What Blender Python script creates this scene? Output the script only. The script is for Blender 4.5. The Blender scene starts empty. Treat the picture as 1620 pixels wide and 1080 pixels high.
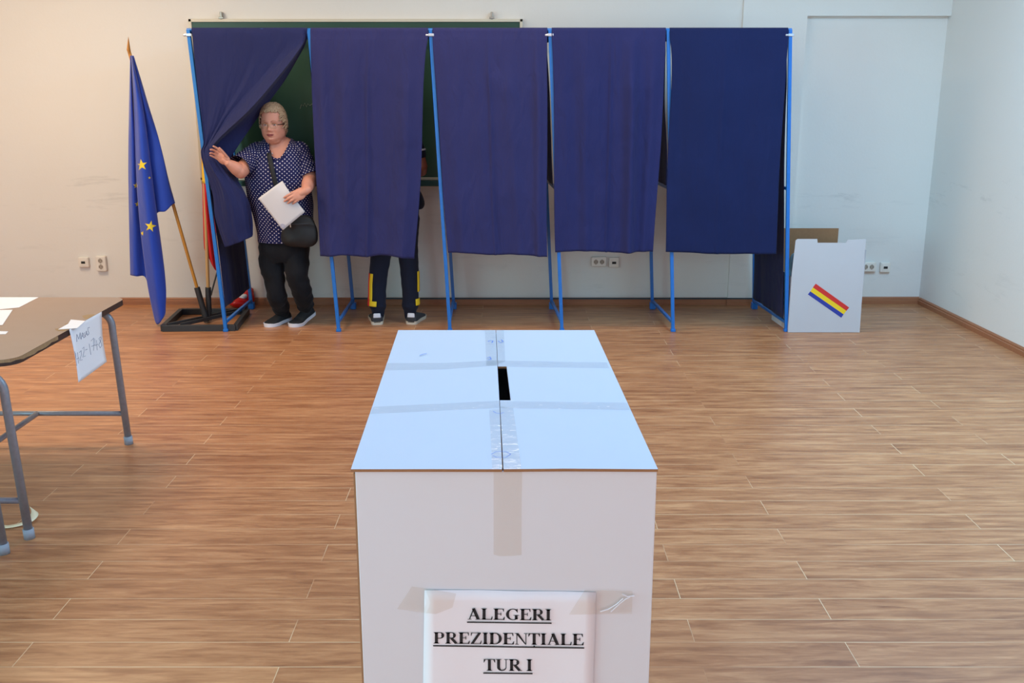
import bpy, bmesh, math, random
from mathutils import Vector, Matrix, noise
from mathutils.bvhtree import BVHTree
R = math.radians; PI = math.pi
random.seed(7)
SC = bpy.context.scene
COL = SC.collection

# ------------------------------------------------------------------ camera
H = 1.70; PITCH = R(14.42); FPX = 1575.0; K = H/1.6
cam = bpy.data.objects.new('camera', bpy.data.cameras.new('camera'))
cam.data.lens = 35; cam.data.sensor_width = 36; cam.data.clip_start = 0.05
cam.location = (0, 0, H); cam.rotation_euler = (PI/2-PITCH, 0, 0)
COL.objects.link(cam); SC.camera = cam

# ------------------------------------------------------------------ world, exposure
w = bpy.data.worlds.new('world'); SC.world = w; w.use_nodes = True
w.node_tree.nodes['Background'].inputs[0].default_value = (0.55, 0.72, 1, 1)
w.node_tree.nodes['Background'].inputs[1].default_value = 0.5
SC.view_settings.view_transform = 'Standard'; SC.view_settings.look = 'None'
SC.view_settings.gamma = 1; SC.view_settings.use_curve_mapping = False
SC.view_settings.exposure = 0.0

# ------------------------------------------------------------------ lights
def area(name, loc, rot, sx, sy, power, color):
    l = bpy.data.lights.new(name, 'AREA'); l.shape = 'RECTANGLE'; l.size = sx; l.size_y = sy
    l.energy = power; l.color = color
    o = bpy.data.objects.new(name, l); o.location = loc; o.rotation_euler = rot; COL.objects.link(o)
    return o
area('ceiling_and_fill_light', (2.2, 4.4, 3.14), (0, 0, 0), 1.2, 2.0, 135, (0.36, 0.70, 1.0))
area('ceiling_and_fill_light', (0.2, 1.8, 3.14), (0, 0, 0), 1.8, 1.2, 30, (0.05, 0.38, 1.0))
area('ceiling_and_fill_light', (-3.2, 5.6, 3.14), (0, 0, 0), 1.2, 1.2, 78, (1.0, 0.75, 0.50))
area('ceiling_and_fill_light', (-0.2, 6.0, 3.14), (0, 0, 0), 2.2, 0.5, 32, (1.0, 0.80, 0.62))  # added neutral fill for the upper back wall, no known fixture
area('window_and_fill_light', (-4.85, 0.5, 1.7), (0, R(-90), 0), 1.6, 3.0, 190, (0.42, 0.84, 1.0))
area('window_and_fill_light', (0, -2.3, 1.05), (R(90), 0, 0), 5.0, 1.7, 62, (1.0, 0.68, 0.70))  # added low fill behind the camera, lifts the wall below the curtains

# ------------------------------------------------------------------ pixel -> world rays (1620x1080 frame)
_s, _c = math.sin(PITCH), math.cos(PITCH)
def ray(px, py):
    dx = (px-810)/FPX; dy = (540-py)/FPX
    return Vector((dx, _c+dy*_s, -_s+dy*_c))
CAM = Vector((0, 0, H))
def P(px, py, Y): d = ray(px, py); return CAM+d*(Y/d.y)
def F(px, py, z=0.0): d = ray(px, py); return CAM+d*((z-H)/d.z)
def X(px, py, x): d = ray(px, py); return CAM+d*(x/d.x)

# ------------------------------------------------------------------ materials
def srgb(r, g, b):
    f = lambda c: (c/255/12.92) if c/255 <= 0.04045 else ((c/255+0.055)/1.055)**2.4
    return (f(r), f(g), f(b), 1)
def new_mat(name):
    m = bpy.data.materials.new(name); m.use_nodes = True
    return m, m.node_tree, m.node_tree.nodes['Principled BSDF']
def nd(nt, t, **kw):
    n = nt.nodes.new(t)
    for k, v in kw.items():
        if k in n.inputs: n.inputs[k].default_value = v
        else: setattr(n, k, v)
    return n
def mat(name, col, rough=0.6, metal=0, var=0.06, nscale=8, bump=0.0, bscale=200, coord='Object', stretch=(1, 1, 1), spec=0.5, sheen=0, sss=0, col2=None):
    m, nt, b = new_mat(name); L = nt.links
    b.inputs['Roughness'].default_value = rough; b.inputs['Metallic'].default_value = metal
    b.inputs['Specular IOR Level'].default_value = spec
    if sheen: b.inputs['Sheen Weight'].default_value = sheen
    if sss:
        b.inputs['Subsurface Weight'].default_value = sss; b.inputs['Subsurface Radius'].default_value = (0.01, 0.004, 0.002)
    tc = nd(nt, 'ShaderNodeTexCoord'); mp = nd(nt, 'ShaderNodeMapping'); mp.inputs['Scale'].default_value = stretch
    L.new(tc.outputs[coord], mp.inputs[0])
    n = nd(nt, 'ShaderNodeTexNoise', Scale=nscale, Detail=4.0); L.new(mp.outputs[0], n.inputs['Vector'])
    mx = nd(nt, 'ShaderNodeMixRGB'); mx.inputs[1].default_value = tuple(c*(1-var) for c in col[:3])+(1,)
    c2 = col2 if col2 else tuple(min(1, c*(1+var)) for c in col[:3])+(1,)
    mx.inputs[2].default_value = c2
    L.new(n.outputs['Fac'], mx.inputs[0]); L.new(mx.outputs[0], b.inputs['Base Color'])
    if bump:
        n2 = nd(nt, 'ShaderNodeTexNoise', Scale=bscale, Detail=3.0); L.new(mp.outputs[0], n2.inputs['Vector'])
        bp = nd(nt, 'ShaderNodeBump', Strength=bump, Distance=0.002); L.new(n2.outputs['Fac'], bp.inputs['Height'])
        L.new(bp.outputs[0], b.inputs['Normal'])
    return m
def fabric(name, col, rough=0.9, wr=0.5, sheen=0.05, var=0.1):
    """woven cloth: fine weave plus soft creases"""
    m, nt, b = new_mat(name); L = nt.links
    b.inputs['Roughness'].default_value = rough; b.inputs['Sheen Weight'].default_value = sheen
    b.inputs['Specular IOR Level'].default_value = 0.2
    tc = nd(nt, 'ShaderNodeTexCoord')
    n = nd(nt, 'ShaderNodeTexNoise', Scale=3.0, Detail=5.0); L.new(tc.outputs['Object'], n.inputs['Vector'])
    mx = nd(nt, 'ShaderNodeMixRGB'); mx.inputs[1].default_value = tuple(c*(1-var) for c in col[:3])+(1,)
    mx.inputs[2].default_value = tuple(min(1, c*(1+var)) for c in col[:3])+(1,)
    L.new(n.outputs['Fac'], mx.inputs[0]); L.new(mx.outputs[0], b.inputs['Base Color'])
    mp = nd(nt, 'ShaderNodeMapping'); mp.inputs['Scale'].default_value = (1.7, 1.7, 0.55); mp.inputs['Rotation'].default_value = (0, R(12), 0)
    L.new(tc.outputs['Object'], mp.inputs[0])
    n2 = nd(nt, 'ShaderNodeTexNoise', Scale=7.0, Detail=3.0, Distortion=0.6); L.new(mp.outputs[0], n2.inputs['Vector'])
    n3 = nd(nt, 'ShaderNodeTexNoise', Scale=260.0, Detail=1.0); L.new(tc.outputs['Object'], n3.inputs['Vector'])
    b1 = nd(nt, 'ShaderNodeBump', Strength=wr, Distance=0.02); L.new(n2.outputs['Fac'], b1.inputs['Height'])
    b2 = nd(nt, 'ShaderNodeBump', Strength=0.35, Distance=0.002); L.new(n3.outputs['Fac'], b2.inputs['Height']); L.new(b1.outputs[0], b2.inputs['Normal'])
    L.new(b2.outputs[0], b.inputs['Normal'])
    return m
def wall_mat(name, base, marks=True, seed=0.0):
    """emulsion paint with a low band of scuffs"""
    m, nt, b = new_mat(name); L = nt.links
    b.inputs['Roughness'].default_value = 0.75
    geo = nd(nt, 'ShaderNodeNewGeometry'); sep = nd(nt, 'ShaderNodeSeparateXYZ'); L.new(geo.outputs['Position'], sep.inputs[0])
    mp = nd(nt, 'ShaderNodeMapping'); mp.inputs['Scale'].default_value = (1.1, 1.1, 6); mp.inputs['Location'].default_value = (seed, 0, 0)
    L.new(geo.outputs['Position'], mp.inputs[0])
    n = nd(nt, 'ShaderNodeTexNoise', Scale=1.7, Detail=7.0, Roughness=0.7, Distortion=0.4); L.new(mp.outputs[0], n.inputs['Vector'])
    r = nd(nt, 'ShaderNodeValToRGB'); r.color_ramp.elements[0].position = 0.58; r.color_ramp.elements[1].position = 0.74
    L.new(n.outputs['Fac'], r.inputs[0])
    # band mask around z 0.75..1.05 and weaker below
    band = nd(nt, 'ShaderNodeValToRGB'); e = band.color_ramp.elements
    e[0].position = 0.0; e[0].color = (0.45, 0.45, 0.45, 1); e[1].position = 0.45; e[1].color = (0, 0, 0, 1)
    for p_, v_ in ((0.22, 0.25), (0.31, 0.9), (0.335, 0.75), (0.37, 0.08)):
        x_ = e.new(p_); x_.color = (v_, v_, v_, 1)
    dv = nd(nt, 'ShaderNodeMath', operation='DIVIDE'); dv.inputs[1].default_value = 3.0
    L.new(sep.outputs['Z'], dv.inputs[0]); L.new(dv.outputs[0], band.inputs[0])
    ml = nd(nt, 'ShaderNodeMath', operation='MULTIPLY'); L.new(r.outputs[0], ml.inputs[0]); L.new(band.outputs[0], ml.inputs[1])
    m2 = nd(nt, 'ShaderNodeMath', operation='MULTIPLY'); L.new(ml.outputs[0], m2.inputs[0]); m2.inputs[1].default_value = 0.34 if marks else 0.0
    big = nd(nt, 'ShaderNodeTexNoise', Scale=1.2, Detail=5.0); L.new(geo.outputs['Position'], big.inputs['Vector'])
    mx = nd(nt, 'ShaderNodeMixRGB'); mx.inputs[1].default_value = tuple(c*0.96 for c in base[:3])+(1,); mx.inputs[2].default_value = base
    L.new(big.outputs['Fac'], mx.inputs[0])
    mx2 = nd(nt, 'ShaderNodeMixRGB'); mx2.inputs[2].default_value = (0.16, 0.17, 0.18, 1)
    L.new(m2.outputs[0], mx2.inputs[0]); L.new(mx.outputs[0], mx2.inputs[1]); L.new(mx2.outputs[0], b.inputs['Base Color'])
    n3 = nd(nt, 'ShaderNodeTexNoise', Scale=60.0, Detail=3.0); L.new(geo.outputs['Position'], n3.inputs['Vector'])
    bp = nd(nt, 'ShaderNodeBump', Strength=0.15, Distance=0.004); L.new(n3.outputs['Fac'], bp.inputs['Height']); L.new(bp.outputs[0], b.inputs['Normal'])
    return m
def floor_mat():
    m, nt, b = new_mat('laminate_planks'); L = nt.links
    geo = nd(nt, 'ShaderNodeNewGeometry')
    br = nd(nt, 'ShaderNodeTexBrick', offset=0.37, offset_frequency=2, squash=1.0)
    br.inputs['Scale'].default_value = 1; br.inputs['Brick Width'].default_value = 1.28; br.inputs['Row Height'].default_value = 0.138
    br.inputs['Mortar Size'].default_value = 0.0013; br.inputs['Mortar Smooth'].default_value = 0.2; br.inputs['Bias'].default_value = 0.0
    br.inputs['Color1'].default_value = (0, 0, 0, 1); br.inputs['Color2'].default_value = (1, 1, 1, 1); br.inputs['Mortar'].default_value = (0.5, 0.5, 0.5, 1)
    mpb = nd(nt, 'ShaderNodeMapping'); mpb.inputs['Location'].default_value = (0.23, -0.045, 0); L.new(geo.outputs['Position'], mpb.inputs[0]); L.new(mpb.outputs[0], br.inputs['Vector'])
    # shift the grain from plank to plank
    sc = nd(nt, 'ShaderNodeVectorMath', operation='SCALE'); sc.inputs['Scale'].default_value = 7.0; L.new(br.outputs['Color'], sc.inputs[0])
    ad = nd(nt, 'ShaderNodeVectorMath', operation='ADD'); L.new(geo.outputs['Position'], ad.inputs[0]); L.new(sc.outputs[0], ad.inputs[1])
    mp = nd(nt, 'ShaderNodeMapping'); mp.inputs['Scale'].default_value = (2.2, 20, 1); L.new(ad.outputs[0], mp.inputs[0])
    g1 = nd(nt, 'ShaderNodeTexNoise', Scale=1.5, Detail=8.0, Roughness=0.62, Distortion=0.5); L.new(mp.outputs[0], g1.inputs['Vector'])
    mp2 = nd(nt, 'ShaderNodeMapping'); mp2.inputs['Scale'].default_value = (2.2, 12, 1); L.new(ad.outputs[0], mp2.inputs[0])
    g2 = nd(nt, 'ShaderNodeTexNoise', Scale=2.2, Detail=5.0, Roughness=0.55, Distortion=1.3); L.new(mp2.outputs[0], g2.inputs['Vector'])
    r1 = nd(nt, 'ShaderNodeValToRGB'); e = r1.color_ramp.elements
    e[0].position = 0.28; e[0].color = srgb(148, 95, 62); e[1].position = 0.74; e[1].color = srgb(214, 160, 114)
    x = e.new(0.47); x.color = srgb(182, 126, 85); x = e.new(0.56); x.color = srgb(194, 138, 95)
    L.new(g1.outputs['Fac'], r1.inputs[0])
    r2 = nd(nt, 'ShaderNodeValToRGB'); e = r2.color_ramp.elements
    e[0].position = 0.30; e[0].color = (0.70, 0.60, 0.57, 1); e[1].position = 0.62; e[1].color = (1.0, 1.0, 1.0, 1)
    L.new(g2.outputs['Fac'], r2.inputs[0])
    mu = nd(nt, 'ShaderNodeMixRGB', blend_type='MULTIPLY'); mu.inputs[0].default_value = 0.75; L.new(r1.outputs[0], mu.inputs[1]); L.new(r2.outputs[0], mu.inputs[2])
    # plank tone
    r3 = nd(nt, 'ShaderNodeValToRGB'); e = r3.color_ramp.elements; e[0].color = (0.90, 0.87, 0.85, 1); e[1].color = (1.0, 1.0, 1.0, 1)
    L.new(br.outputs['Color'], r3.inputs[0])
    mu2 = nd(nt, 'ShaderNodeMixRGB', blend_type='MULTIPLY'); mu2.inputs[0].default_value = 1; L.new(mu.outputs[0], mu2.inputs[1]); L.new(r3.outputs[0], mu2.inputs[2])
    # worn pale seams, only here and there
    sn = nd(nt, 'ShaderNodeTexNoise', Scale=1.4, Detail=3.0); L.new(geo.outputs['Position'], sn.inputs['Vector'])
    sr = nd(nt, 'ShaderNodeValToRGB'); sr.color_ramp.elements[0].position = 0.34; sr.color_ramp.elements[1].position = 0.58; L.new(sn.outputs['Fac'], sr.inputs[0])
    sm = nd(nt, 'ShaderNodeMath', operation='MULTIPLY'); L.new(br.outputs['Fac'], sm.inputs[0]); L.new(sr.outputs[0], sm.inputs[1])
    mx = nd(nt, 'ShaderNodeMixRGB'); mx.inputs[2].default_value = srgb(222, 196, 160); L.new(sm.outputs[0], mx.inputs[0]); L.new(mu2.outputs[0], mx.inputs[1])
    L.new(mx.outputs[0], b.inputs['Base Color'])
    rr = nd(nt, 'ShaderNodeMapRange'); rr.inputs['To Min'].default_value = 0.30; rr.inputs['To Max'].default_value = 0.44
    L.new(g2.outputs['Fac'], rr.inputs['Value']); L.new(rr.outputs[0], b.inputs['Roughness'])
    b.inputs['Specular IOR Level'].default_value = 0.45
    bp = nd(nt, 'ShaderNodeBump', Strength=0.12, Distance=0.002); L.new(g1.outputs['Fac'], bp.inputs['Height']); L.new(bp.outputs[0], b.inputs['Normal'])
    return m
def tape_mat(name, tint, gl=0.10):
    m, nt, b = new_mat(name); L = nt.links; nt.nodes.remove(b)
    tr = nd(nt, 'ShaderNodeBsdfTransparent'); tr.inputs[0].default_value = tint
    g = nd(nt, 'ShaderNodeBsdfGlossy'); g.inputs['Roughness'].default_value = 0.14
    tc = nd(nt, 'ShaderNodeTexCoord'); n = nd(nt, 'ShaderNodeTexNoise', Scale=40.0, Detail=3.0); L.new(tc.outputs['Object'], n.inputs['Vector'])
    bp = nd(nt, 'ShaderNodeBump', Strength=0.5, Distance=0.003); L.new(n.outputs['Fac'], bp.inputs['Height']); L.new(bp.outputs[0], g.inputs['Normal'])
    d = nd(nt, 'ShaderNodeBsdfDiffuse'); d.inputs[0].default_value = tint
    m1 = nd(nt, 'ShaderNodeMixShader'); m1.inputs[0].default_value = 0.02; L.new(tr.outputs[0], m1.inputs[1]); L.new(d.outputs[0], m1.inputs[2])
    m2 = nd(nt, 'ShaderNodeMixShader'); m2.inputs[0].default_value = gl; L.new(m1.outputs[0], m2.inputs[1]); L.new(g.outputs[0], m2.inputs[2])
    L.new(m2.outputs[0], nt.nodes['Material Output'].inputs[0])
    return m

M = {}
M['wall'] = wall_mat('painted_wall', (0.78, 0.76, 0.72, 1)); M['wall_r'] = wall_mat('painted_wall_side', (0.78, 0.77, 0.74, 1), seed=3.3)
M['ceil'] = mat('ceiling_paint', (0.8, 0.8, 0.8, 1), 0.8); M['floor'] = floor_mat()
M['baseboard'] = mat('wood_baseboard', srgb(158, 104, 72), 0.45, var=0.18, nscale=6, stretch=(1, 8, 8))
M['blue_steel'] = mat('blue_painted_steel', srgb(20, 108, 190), 0.35, var=0.10, nscale=30, bump=0.1, bscale=60)
M['rail_shaded'] = mat('blue_steel_shaded', srgb(22, 52, 62), 0.5)  # blue frame paint with the shade behind the booths mixed in
M['clamp'] = mat('pale_clamp_metal', srgb(190, 195, 205), 0.35, metal=0.6)
M['cloth_a'] = fabric('curtain_cloth', srgb(46, 47, 93), wr=0.9); M['cloth_b'] = fabric('curtain_cloth_darker', srgb(39, 42, 89), wr=0.8)
M['cloth_l'] = fabric('curtain_cloth_left', srgb(36, 41, 84), wr=0.6)
M['cloth_c'] = fabric('curtain_cloth_navy', srgb(22, 32, 74)); M['cloth_s'] = fabric('side_curtain_cloth', srgb(26, 32, 72))
M['board'] = mat('green_chalkboard', srgb(31, 72, 57), 0.42, var=0.22, nscale=3)
M['boardframe'] = mat('board_frame_paint', srgb(214, 208, 190), 0.5); M['traymat'] = mat('teal_tray', srgb(28, 82, 84), 0.5)
M['bracket'] = mat('bracket_metal', srgb(165, 160, 150), 0.35, metal=0.7)
M['chalk'] = mat('chalk', srgb(150, 165, 155), 0.9)
M['plastic'] = mat('white_socket_plastic', srgb(232, 226, 216), 0.35, var=0.02); M['dark'] = mat('dark_hole', srgb(16, 18, 18), 0.6)
M['socketwell'] = mat('socket_well', srgb(168, 156, 142), 0.45)
M['black_metal'] = mat('black_painted_metal', srgb(44, 44, 46), 0.5, var=0.2, nscale=20)
M['pole_y'] = mat('varnished_wood_pole', srgb(190, 130, 44), 0.35, var=0.15, nscale=10, stretch=(6, 6, 1))
M['pole_n'] = mat('plain_wood_pole', srgb(196, 152, 96), 0.5, var=0.12, nscale=10, stretch=(6, 6, 1))
M['spear'] = mat('spear_tip_wood', srgb(178, 120, 52), 0.35)
M['eu'] = fabric('blue_flag_satin', srgb(34, 68, 172), 0.5, 0.25, 0.3); M['star'] = mat('star_yellow', srgb(236, 208, 50), 0.6)
M['red'] = fabric('red_flag_cloth', srgb(206, 36, 44), 0.6, 0.25); M['yel'] = fabric('yellow_flag_cloth', srgb(240, 190, 40), 0.6, 0.25)
M['redplastic'] = mat('red_plastic_film', srgb(200, 22, 24), 0.25); M['whitefilm'] = mat('white_plastic_film', srgb(225, 225, 230), 0.4)
M['card_w'] = mat('white_card', (0.665, 0.675, 0.705, 1), 0.55, var=0.012, nscale=5, bump=0.05, bscale=90, stretch=(1, 1, 0.2))
M['card_shaded'] = mat('white_card_shaded', (0.52, 0.505, 0.53, 1), 0.6, var=0.02, nscale=5)  # white card greyed so the striped box looks less brightly lit
M['paper_shaded'] = mat('white_paper_shaded', (0.60, 0.56, 0.57, 1), 0.75, var=0.03, nscale=9, bump=0.05, bscale=20)  # white paper with the shade on the held ballot put into its colour
M['card_b'] = mat('brown_corrugated_card', srgb(150, 108, 74), 0.85, var=0.12, nscale=60, bump=0.3, bscale=300)
M['paper'] = mat('white_paper', (0.80, 0.79, 0.82, 1), 0.7, var=0.01, bump=0.05, bscale=20)
M['ink'] = mat('black_ink', srgb(22, 20, 24), 0.7); M['pen'] = mat('blue_pen', srgb(104, 106, 132), 0.7); M['penblue'] = mat('blue_marker', srgb(90, 130, 215), 0.7)
M['stamp'] = mat('stamp_violet', srgb(140, 130, 175), 0.8)
M['tape'] = tape_mat('clear_tape', (0.985, 0.988, 0.99, 1), 0.06); M['tape_f'] = tape_mat('tan_tape', (0.982, 0.968, 0.95, 1), 0.02)
M['tabletop'] = mat('brown_laminate', srgb(150, 126, 110), 0.5, var=0.05, nscale=12); M['edge'] = mat('dark_edge_banding', srgb(62, 44, 38), 0.5, var=0.3, nscale=14)
M['chip'] = mat('bare_chipboard', srgb(158, 128, 92), 0.9, var=0.25, nscale=50); M['tube'] = mat('grey_painted_tube', srgb(140, 142, 150), 0.38, metal=0.25, var=0.18, nscale=60)
M['cap'] = mat('pale_rubber_cap', srgb(148, 158, 170), 0.6); M['creamtape'] = mat('cream_masking_tape', srgb(244, 232, 196), 0.6)
M['bluebag'] = mat('pale_blue_film', srgb(140, 176, 190), 0.4)
M['fred'] = mat('band_red', srgb(206, 44, 40), 0.6); M['fyel'] = mat('band_yellow', srgb(236, 200, 30), 0.6); M['fblu'] = mat('band_blue', srgb(38, 56, 150), 0.6)
M['skin'] = mat('skin', srgb(205, 142, 120), 0.5, var=0.10, nscale=25, sss=0.12, bump=0.15, bscale=120)
M['skin2'] = mat('brown_skin', srgb(150, 92, 72), 0.5, var=0.08, nscale=25, sss=0.1)  # even brown skin tone of the second figure
M['hair'] = mat('grey_blond_hair', srgb(172, 144, 116), 0.6, var=0.35, nscale=60, bump=0.6, bscale=90)
M['hair2'] = mat('dark_hair', srgb(40, 32, 28), 0.6, var=0.2, nscale=60)
M['lip'] = mat('lip', srgb(160, 82, 80), 0.5); M['eyew'] = mat('eye_white', srgb(225, 218, 212), 0.3); M['iris'] = mat('iris', srgb(70, 62, 56), 0.2)
M['brow'] = mat('brow', srgb(160, 112, 90), 0.8); M['mouthdark'] = mat('mouth_dark', srgb(86, 42, 44), 0.6)
M['gold'] = mat('thin_gold_frame', srgb(190, 160, 120), 0.3, metal=0.8); M['darkframe'] = mat('dark_temple', srgb(52, 40, 38), 0.4)
M['black_cloth'] = fabric('black_trouser_cloth', srgb(21, 22, 27), 0.9, 0.5); M['navy_cloth'] = fabric('navy_tracksuit', srgb(26, 31, 48), 0.9, 0.5)
M['bag'] = mat('black_nylon', srgb(20, 20, 23), 0.68, var=0.2, nscale=12, bump=0.8, bscale=14)
M['shoe_b'] = mat('black_knit', srgb(26, 26, 28), 0.85, bump=0.4, bscale=200); M['shoe_g'] = mat('dark_grey_suede', srgb(52, 52, 56), 0.8, bump=0.4, bscale=150)
M['sole_w'] = mat('white_sole', srgb(222, 222, 230), 0.5); M['sole_c'] = mat('cream_sole', srgb(206, 194, 176), 0.6)
M['silver'] = mat('silver', srgb(210, 208, 205), 0.25, metal=1.0)
def dots_mat():
    m, nt, b = new_mat('polka_dot_cloth'); L = nt.links
    b.inputs['Roughness'].default_value = 0.75; b.inputs['Specular IOR Level'].default_value = 0.25
    tc = nd(nt, 'ShaderNodeTexCoord')
    def lattice(off):
        mp = nd(nt, 'ShaderNodeMapping'); mp.inputs['Scale'].default_value = (1/0.0275, 1/0.0275, 1); mp.inputs['Location'].default_value = (off, off, 0)
        L.new(tc.outputs['UV'], mp.inputs[0])
        fr = nd(nt, 'ShaderNodeVectorMath', operation='FRACTION'); L.new(mp.outputs[0], fr.inputs[0])
        sb = nd(nt, 'ShaderNodeVectorMath', operation='SUBTRACT'); sb.inputs[1].default_value = (0.5, 0.5, 0); L.new(fr.outputs[0], sb.inputs[0])
        sp = nd(nt, 'ShaderNodeSeparateXYZ'); L.new(sb.outputs[0], sp.inputs[0]); cb = nd(nt, 'ShaderNodeCombineXYZ')
        L.new(sp.outputs[0], cb.inputs[0]); L.new(sp.outputs[1], cb.inputs[1])
        ln = nd(nt, 'ShaderNodeVectorMath', operation='LENGTH'); L.new(cb.outputs[0], ln.inputs[0])
        lt = nd(nt, 'ShaderNodeMath', operation='LESS_THAN'); lt.inputs[1].default_value = 0.135; L.new(ln.outputs['Value'], lt.inputs[0])
        return lt
    a, c = lattice(0.0), lattice(0.5)
    mxm = nd(nt, 'ShaderNodeMath', operation='MAXIMUM'); L.new(a.outputs[0], mxm.inputs[0]); L.new(c.outputs[0], mxm.inputs[1])
    mx = nd(nt, 'ShaderNodeMixRGB'); mx.inputs[1].default_value = srgb(22, 26, 76); mx.inputs[2].default_value = srgb(205, 196, 204)
    L.new(mxm.outputs[0], mx.inputs[0]); L.new(mx.outputs[0], b.inputs['Base Color'])
    n2 = nd(nt, 'ShaderNodeTexNoise', Scale=9.0, Detail=3.0); L.new(tc.outputs['Object'], n2.inputs['Vector'])
    b1 = nd(nt, 'ShaderNodeBump', Strength=0.6, Distance=0.02); L.new(n2.outputs['Fac'], b1.inputs['Height']); L.new(b1.outputs[0], b.inputs['Normal'])
    return m
M['dots'] = dots_mat()
def glass_mat():
    m, nt, b = new_mat('spectacle_glass'); L = nt.links; nt.nodes.remove(b)
    tr = nd(nt, 'ShaderNodeBsdfTransparent'); g = nd(nt, 'ShaderNodeBsdfGlossy'); g.inputs['Roughness'].default_value = 0.05
    ms = nd(nt, 'ShaderNodeMixShader'); ms.inputs[0].default_value = 0.02; L.new(tr.outputs[0], ms.inputs[1]); L.new(g.outputs[0], ms.inputs[2])
    L.new(ms.outputs[0], nt.nodes['Material Output'].inputs[0]); return m
M['glass'] = glass_mat()

# ------------------------------------------------------------------ object helpers
def obj(name, bm, m, parent=None, smooth=False, loc=None):
    me = bpy.data.meshes.new(name)
    bmesh.ops.recalc_face_normals(bm, faces=bm.faces[:])
    bm.to_mesh(me); bm.free()
    for mm in (m if isinstance(m, (list, tuple)) else [m]): me.materials.append(mm)
    if smooth:
        for p in me.polygons: p.use_smooth = True
    o = bpy.data.objects.new(name, me); COL.objects.link(o)
    if parent:
        o.parent = parent
        q = parent; off = Vector((0, 0, 0))
        while q: off += q.location; q = q.parent
        o.matrix_basis = Matrix.Translation(-off)
    return o
def tag(o, label, cat, group=None, kind=None):
    o['label'] = label; o['category'] = cat
    if group: o['group'] = group
    if kind: o['kind'] = kind
    return o
def empty(name, loc, label, cat, group=None):
    o = bpy.data.objects.new(name, None); o.empty_display_size = 0.1; o.location = loc; COL.objects.link(o)
    return tag(o, label, cat, group)
def struct(name, bm, m, smooth=False, parent=None):
    o = obj(name, bm, m, parent, smooth)
    if not parent: o['kind'] = 'structure'
    return o
def box(bm, lo, hi, bev=0.0, mi=0):
    before = set(bm.faces)
    vs = [bm.verts.new((x, y, z)) for x in (lo[0], hi[0]) for y in (lo[1], hi[1]) for z in (lo[2], hi[2])]
    for f in ((0, 1, 3, 2), (4, 6, 7, 5), (0, 4, 5, 1), (2, 3, 7, 6), (0, 2, 6, 4), (1, 5, 7, 3)):
        bm.faces.new([vs[i] for i in f])
    if bev:
        es = list({e for v in vs for e in v.link_edges})
        bmesh.ops.bevel(bm, geom=es, offset=bev, segments=2, affect='EDGES', profile=0.5)
    for f in bm.faces:
        if f not in before: f.material_index = mi
    return bm
def hexa(bm, bot, top, bev=0.0):
    """bot, top: four points each, same order"""
    vs = [bm.verts.new(p) for p in bot]+[bm.verts.new(p) for p in top]
    bm.faces.new(vs[0:4]); bm.faces.new(vs[4:8][::-1])
    for i in range(4): j = (i+1) % 4; bm.faces.new((vs[i], vs[j], vs[4+j], vs[4+i]))
    if bev: bmesh.ops.bevel(bm, geom=list({e for v in vs for e in v.link_edges}), offset=bev, segments=2, affect='EDGES', profile=0.5)
    return bm
def frame_at(d, up=Vector((0, 0, 1))):
    d = d.normalized(); a = d.cross(up)
    if a.length < 1e-3: a = d.cross(Vector((1, 0, 0)))
    a.normalize(); return a, a.cross(d).normalized()
def tube(bm, pts, r, seg=12, caps=True, sq=1.0, up=Vector((0, 0, 1)), uv=None):
    """swept tube; r number or list; sq flattens along the frame's second axis"""
    pts = [Vector(p) for p in pts]; n = len(pts)
    rs = r if isinstance(r, (list, tuple)) else [r]*n
    sqs = sq if isinstance(sq, (list, tuple)) else [sq]*n
    rings = []; a_prev = None; acc = 0
    for i, p in enumerate(pts):
        d = (pts[min(i+1, n-1)]-pts[max(i-1, 0)]).normalized()
        if a_prev is None: a, b = frame_at(d, up)
        else:
            a = (a_prev-d*a_prev.dot(d)).normalized(); b = a.cross(d).normalized()
        a_prev = a
        if i: acc += (pts[i]-pts[i-1]).length
        rings.append(([bm.verts.new(p+(a*math.cos(2*PI*k/seg)+b*math.sin(2*PI*k/seg)*sqs[i])*rs[i]) for k in range(seg)], acc))
    for (A, la), (B, lb) in zip(rings, rings[1:]):
        for k in range(seg):
            f = bm.faces.new((A[k], A[(k+1) % seg], B[(k+1) % seg], B[k]))
            if uv:
                cw = 2*PI*max(rs)/seg
                for lp, (uu, vv) in zip(f.loops, ((k*cw, la), ((k+1)*cw, la), ((k+1)*cw, lb), (k*cw, lb))): lp[uv].uv = (uu, vv)
    if caps: bm.faces.new(rings[0][0][::-1]); bm.faces.new(rings[-1][0])
    return rings
def catmull(pts, n):
    pts = [Vector(p) for p in pts]
    if len(pts) == 2: return [pts[0].lerp(pts[1], i/(n-1)) for i in range(n)]
    ls = [0]
    for a, b in zip(pts, pts[1:]): ls.append(ls[-1]+max((b-a).length, 1e-6))
    out = []; T = ls[-1]
    for i in range(n):
        t = T*i/(n-1); k = 0
        while k < len(pts)-2 and ls[k+1] < t: k += 1
        u = (t-ls[k])/(ls[k+1]-ls[k]); p1, p2 = pts[k], pts[k+1]
        p0 = pts[k-1] if k else p1*2-p2; p3 = pts[k+2] if k+2 < len(pts) else p2*2-p1
        out.append(0.5*((2*p1)+(p2-p0)*u+(2*p0-5*p1+4*p2-p3)*u*u+(3*p1-p0-3*p2+p3)*u**3))
    return out
def grid(bm, G, closed=False, uvl=None):
    V = [[bm.verts.new(p) for p in row] for row in G]; nr, nc = len(V), len(V[0])
    for i in range(nr-1):
        for j in range(nc if closed else nc-1):
            bm.faces.new((V[i][j], V[i][(j+1) % nc], V[i+1][(j+1) % nc], V[i+1][j]))
    return V
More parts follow.
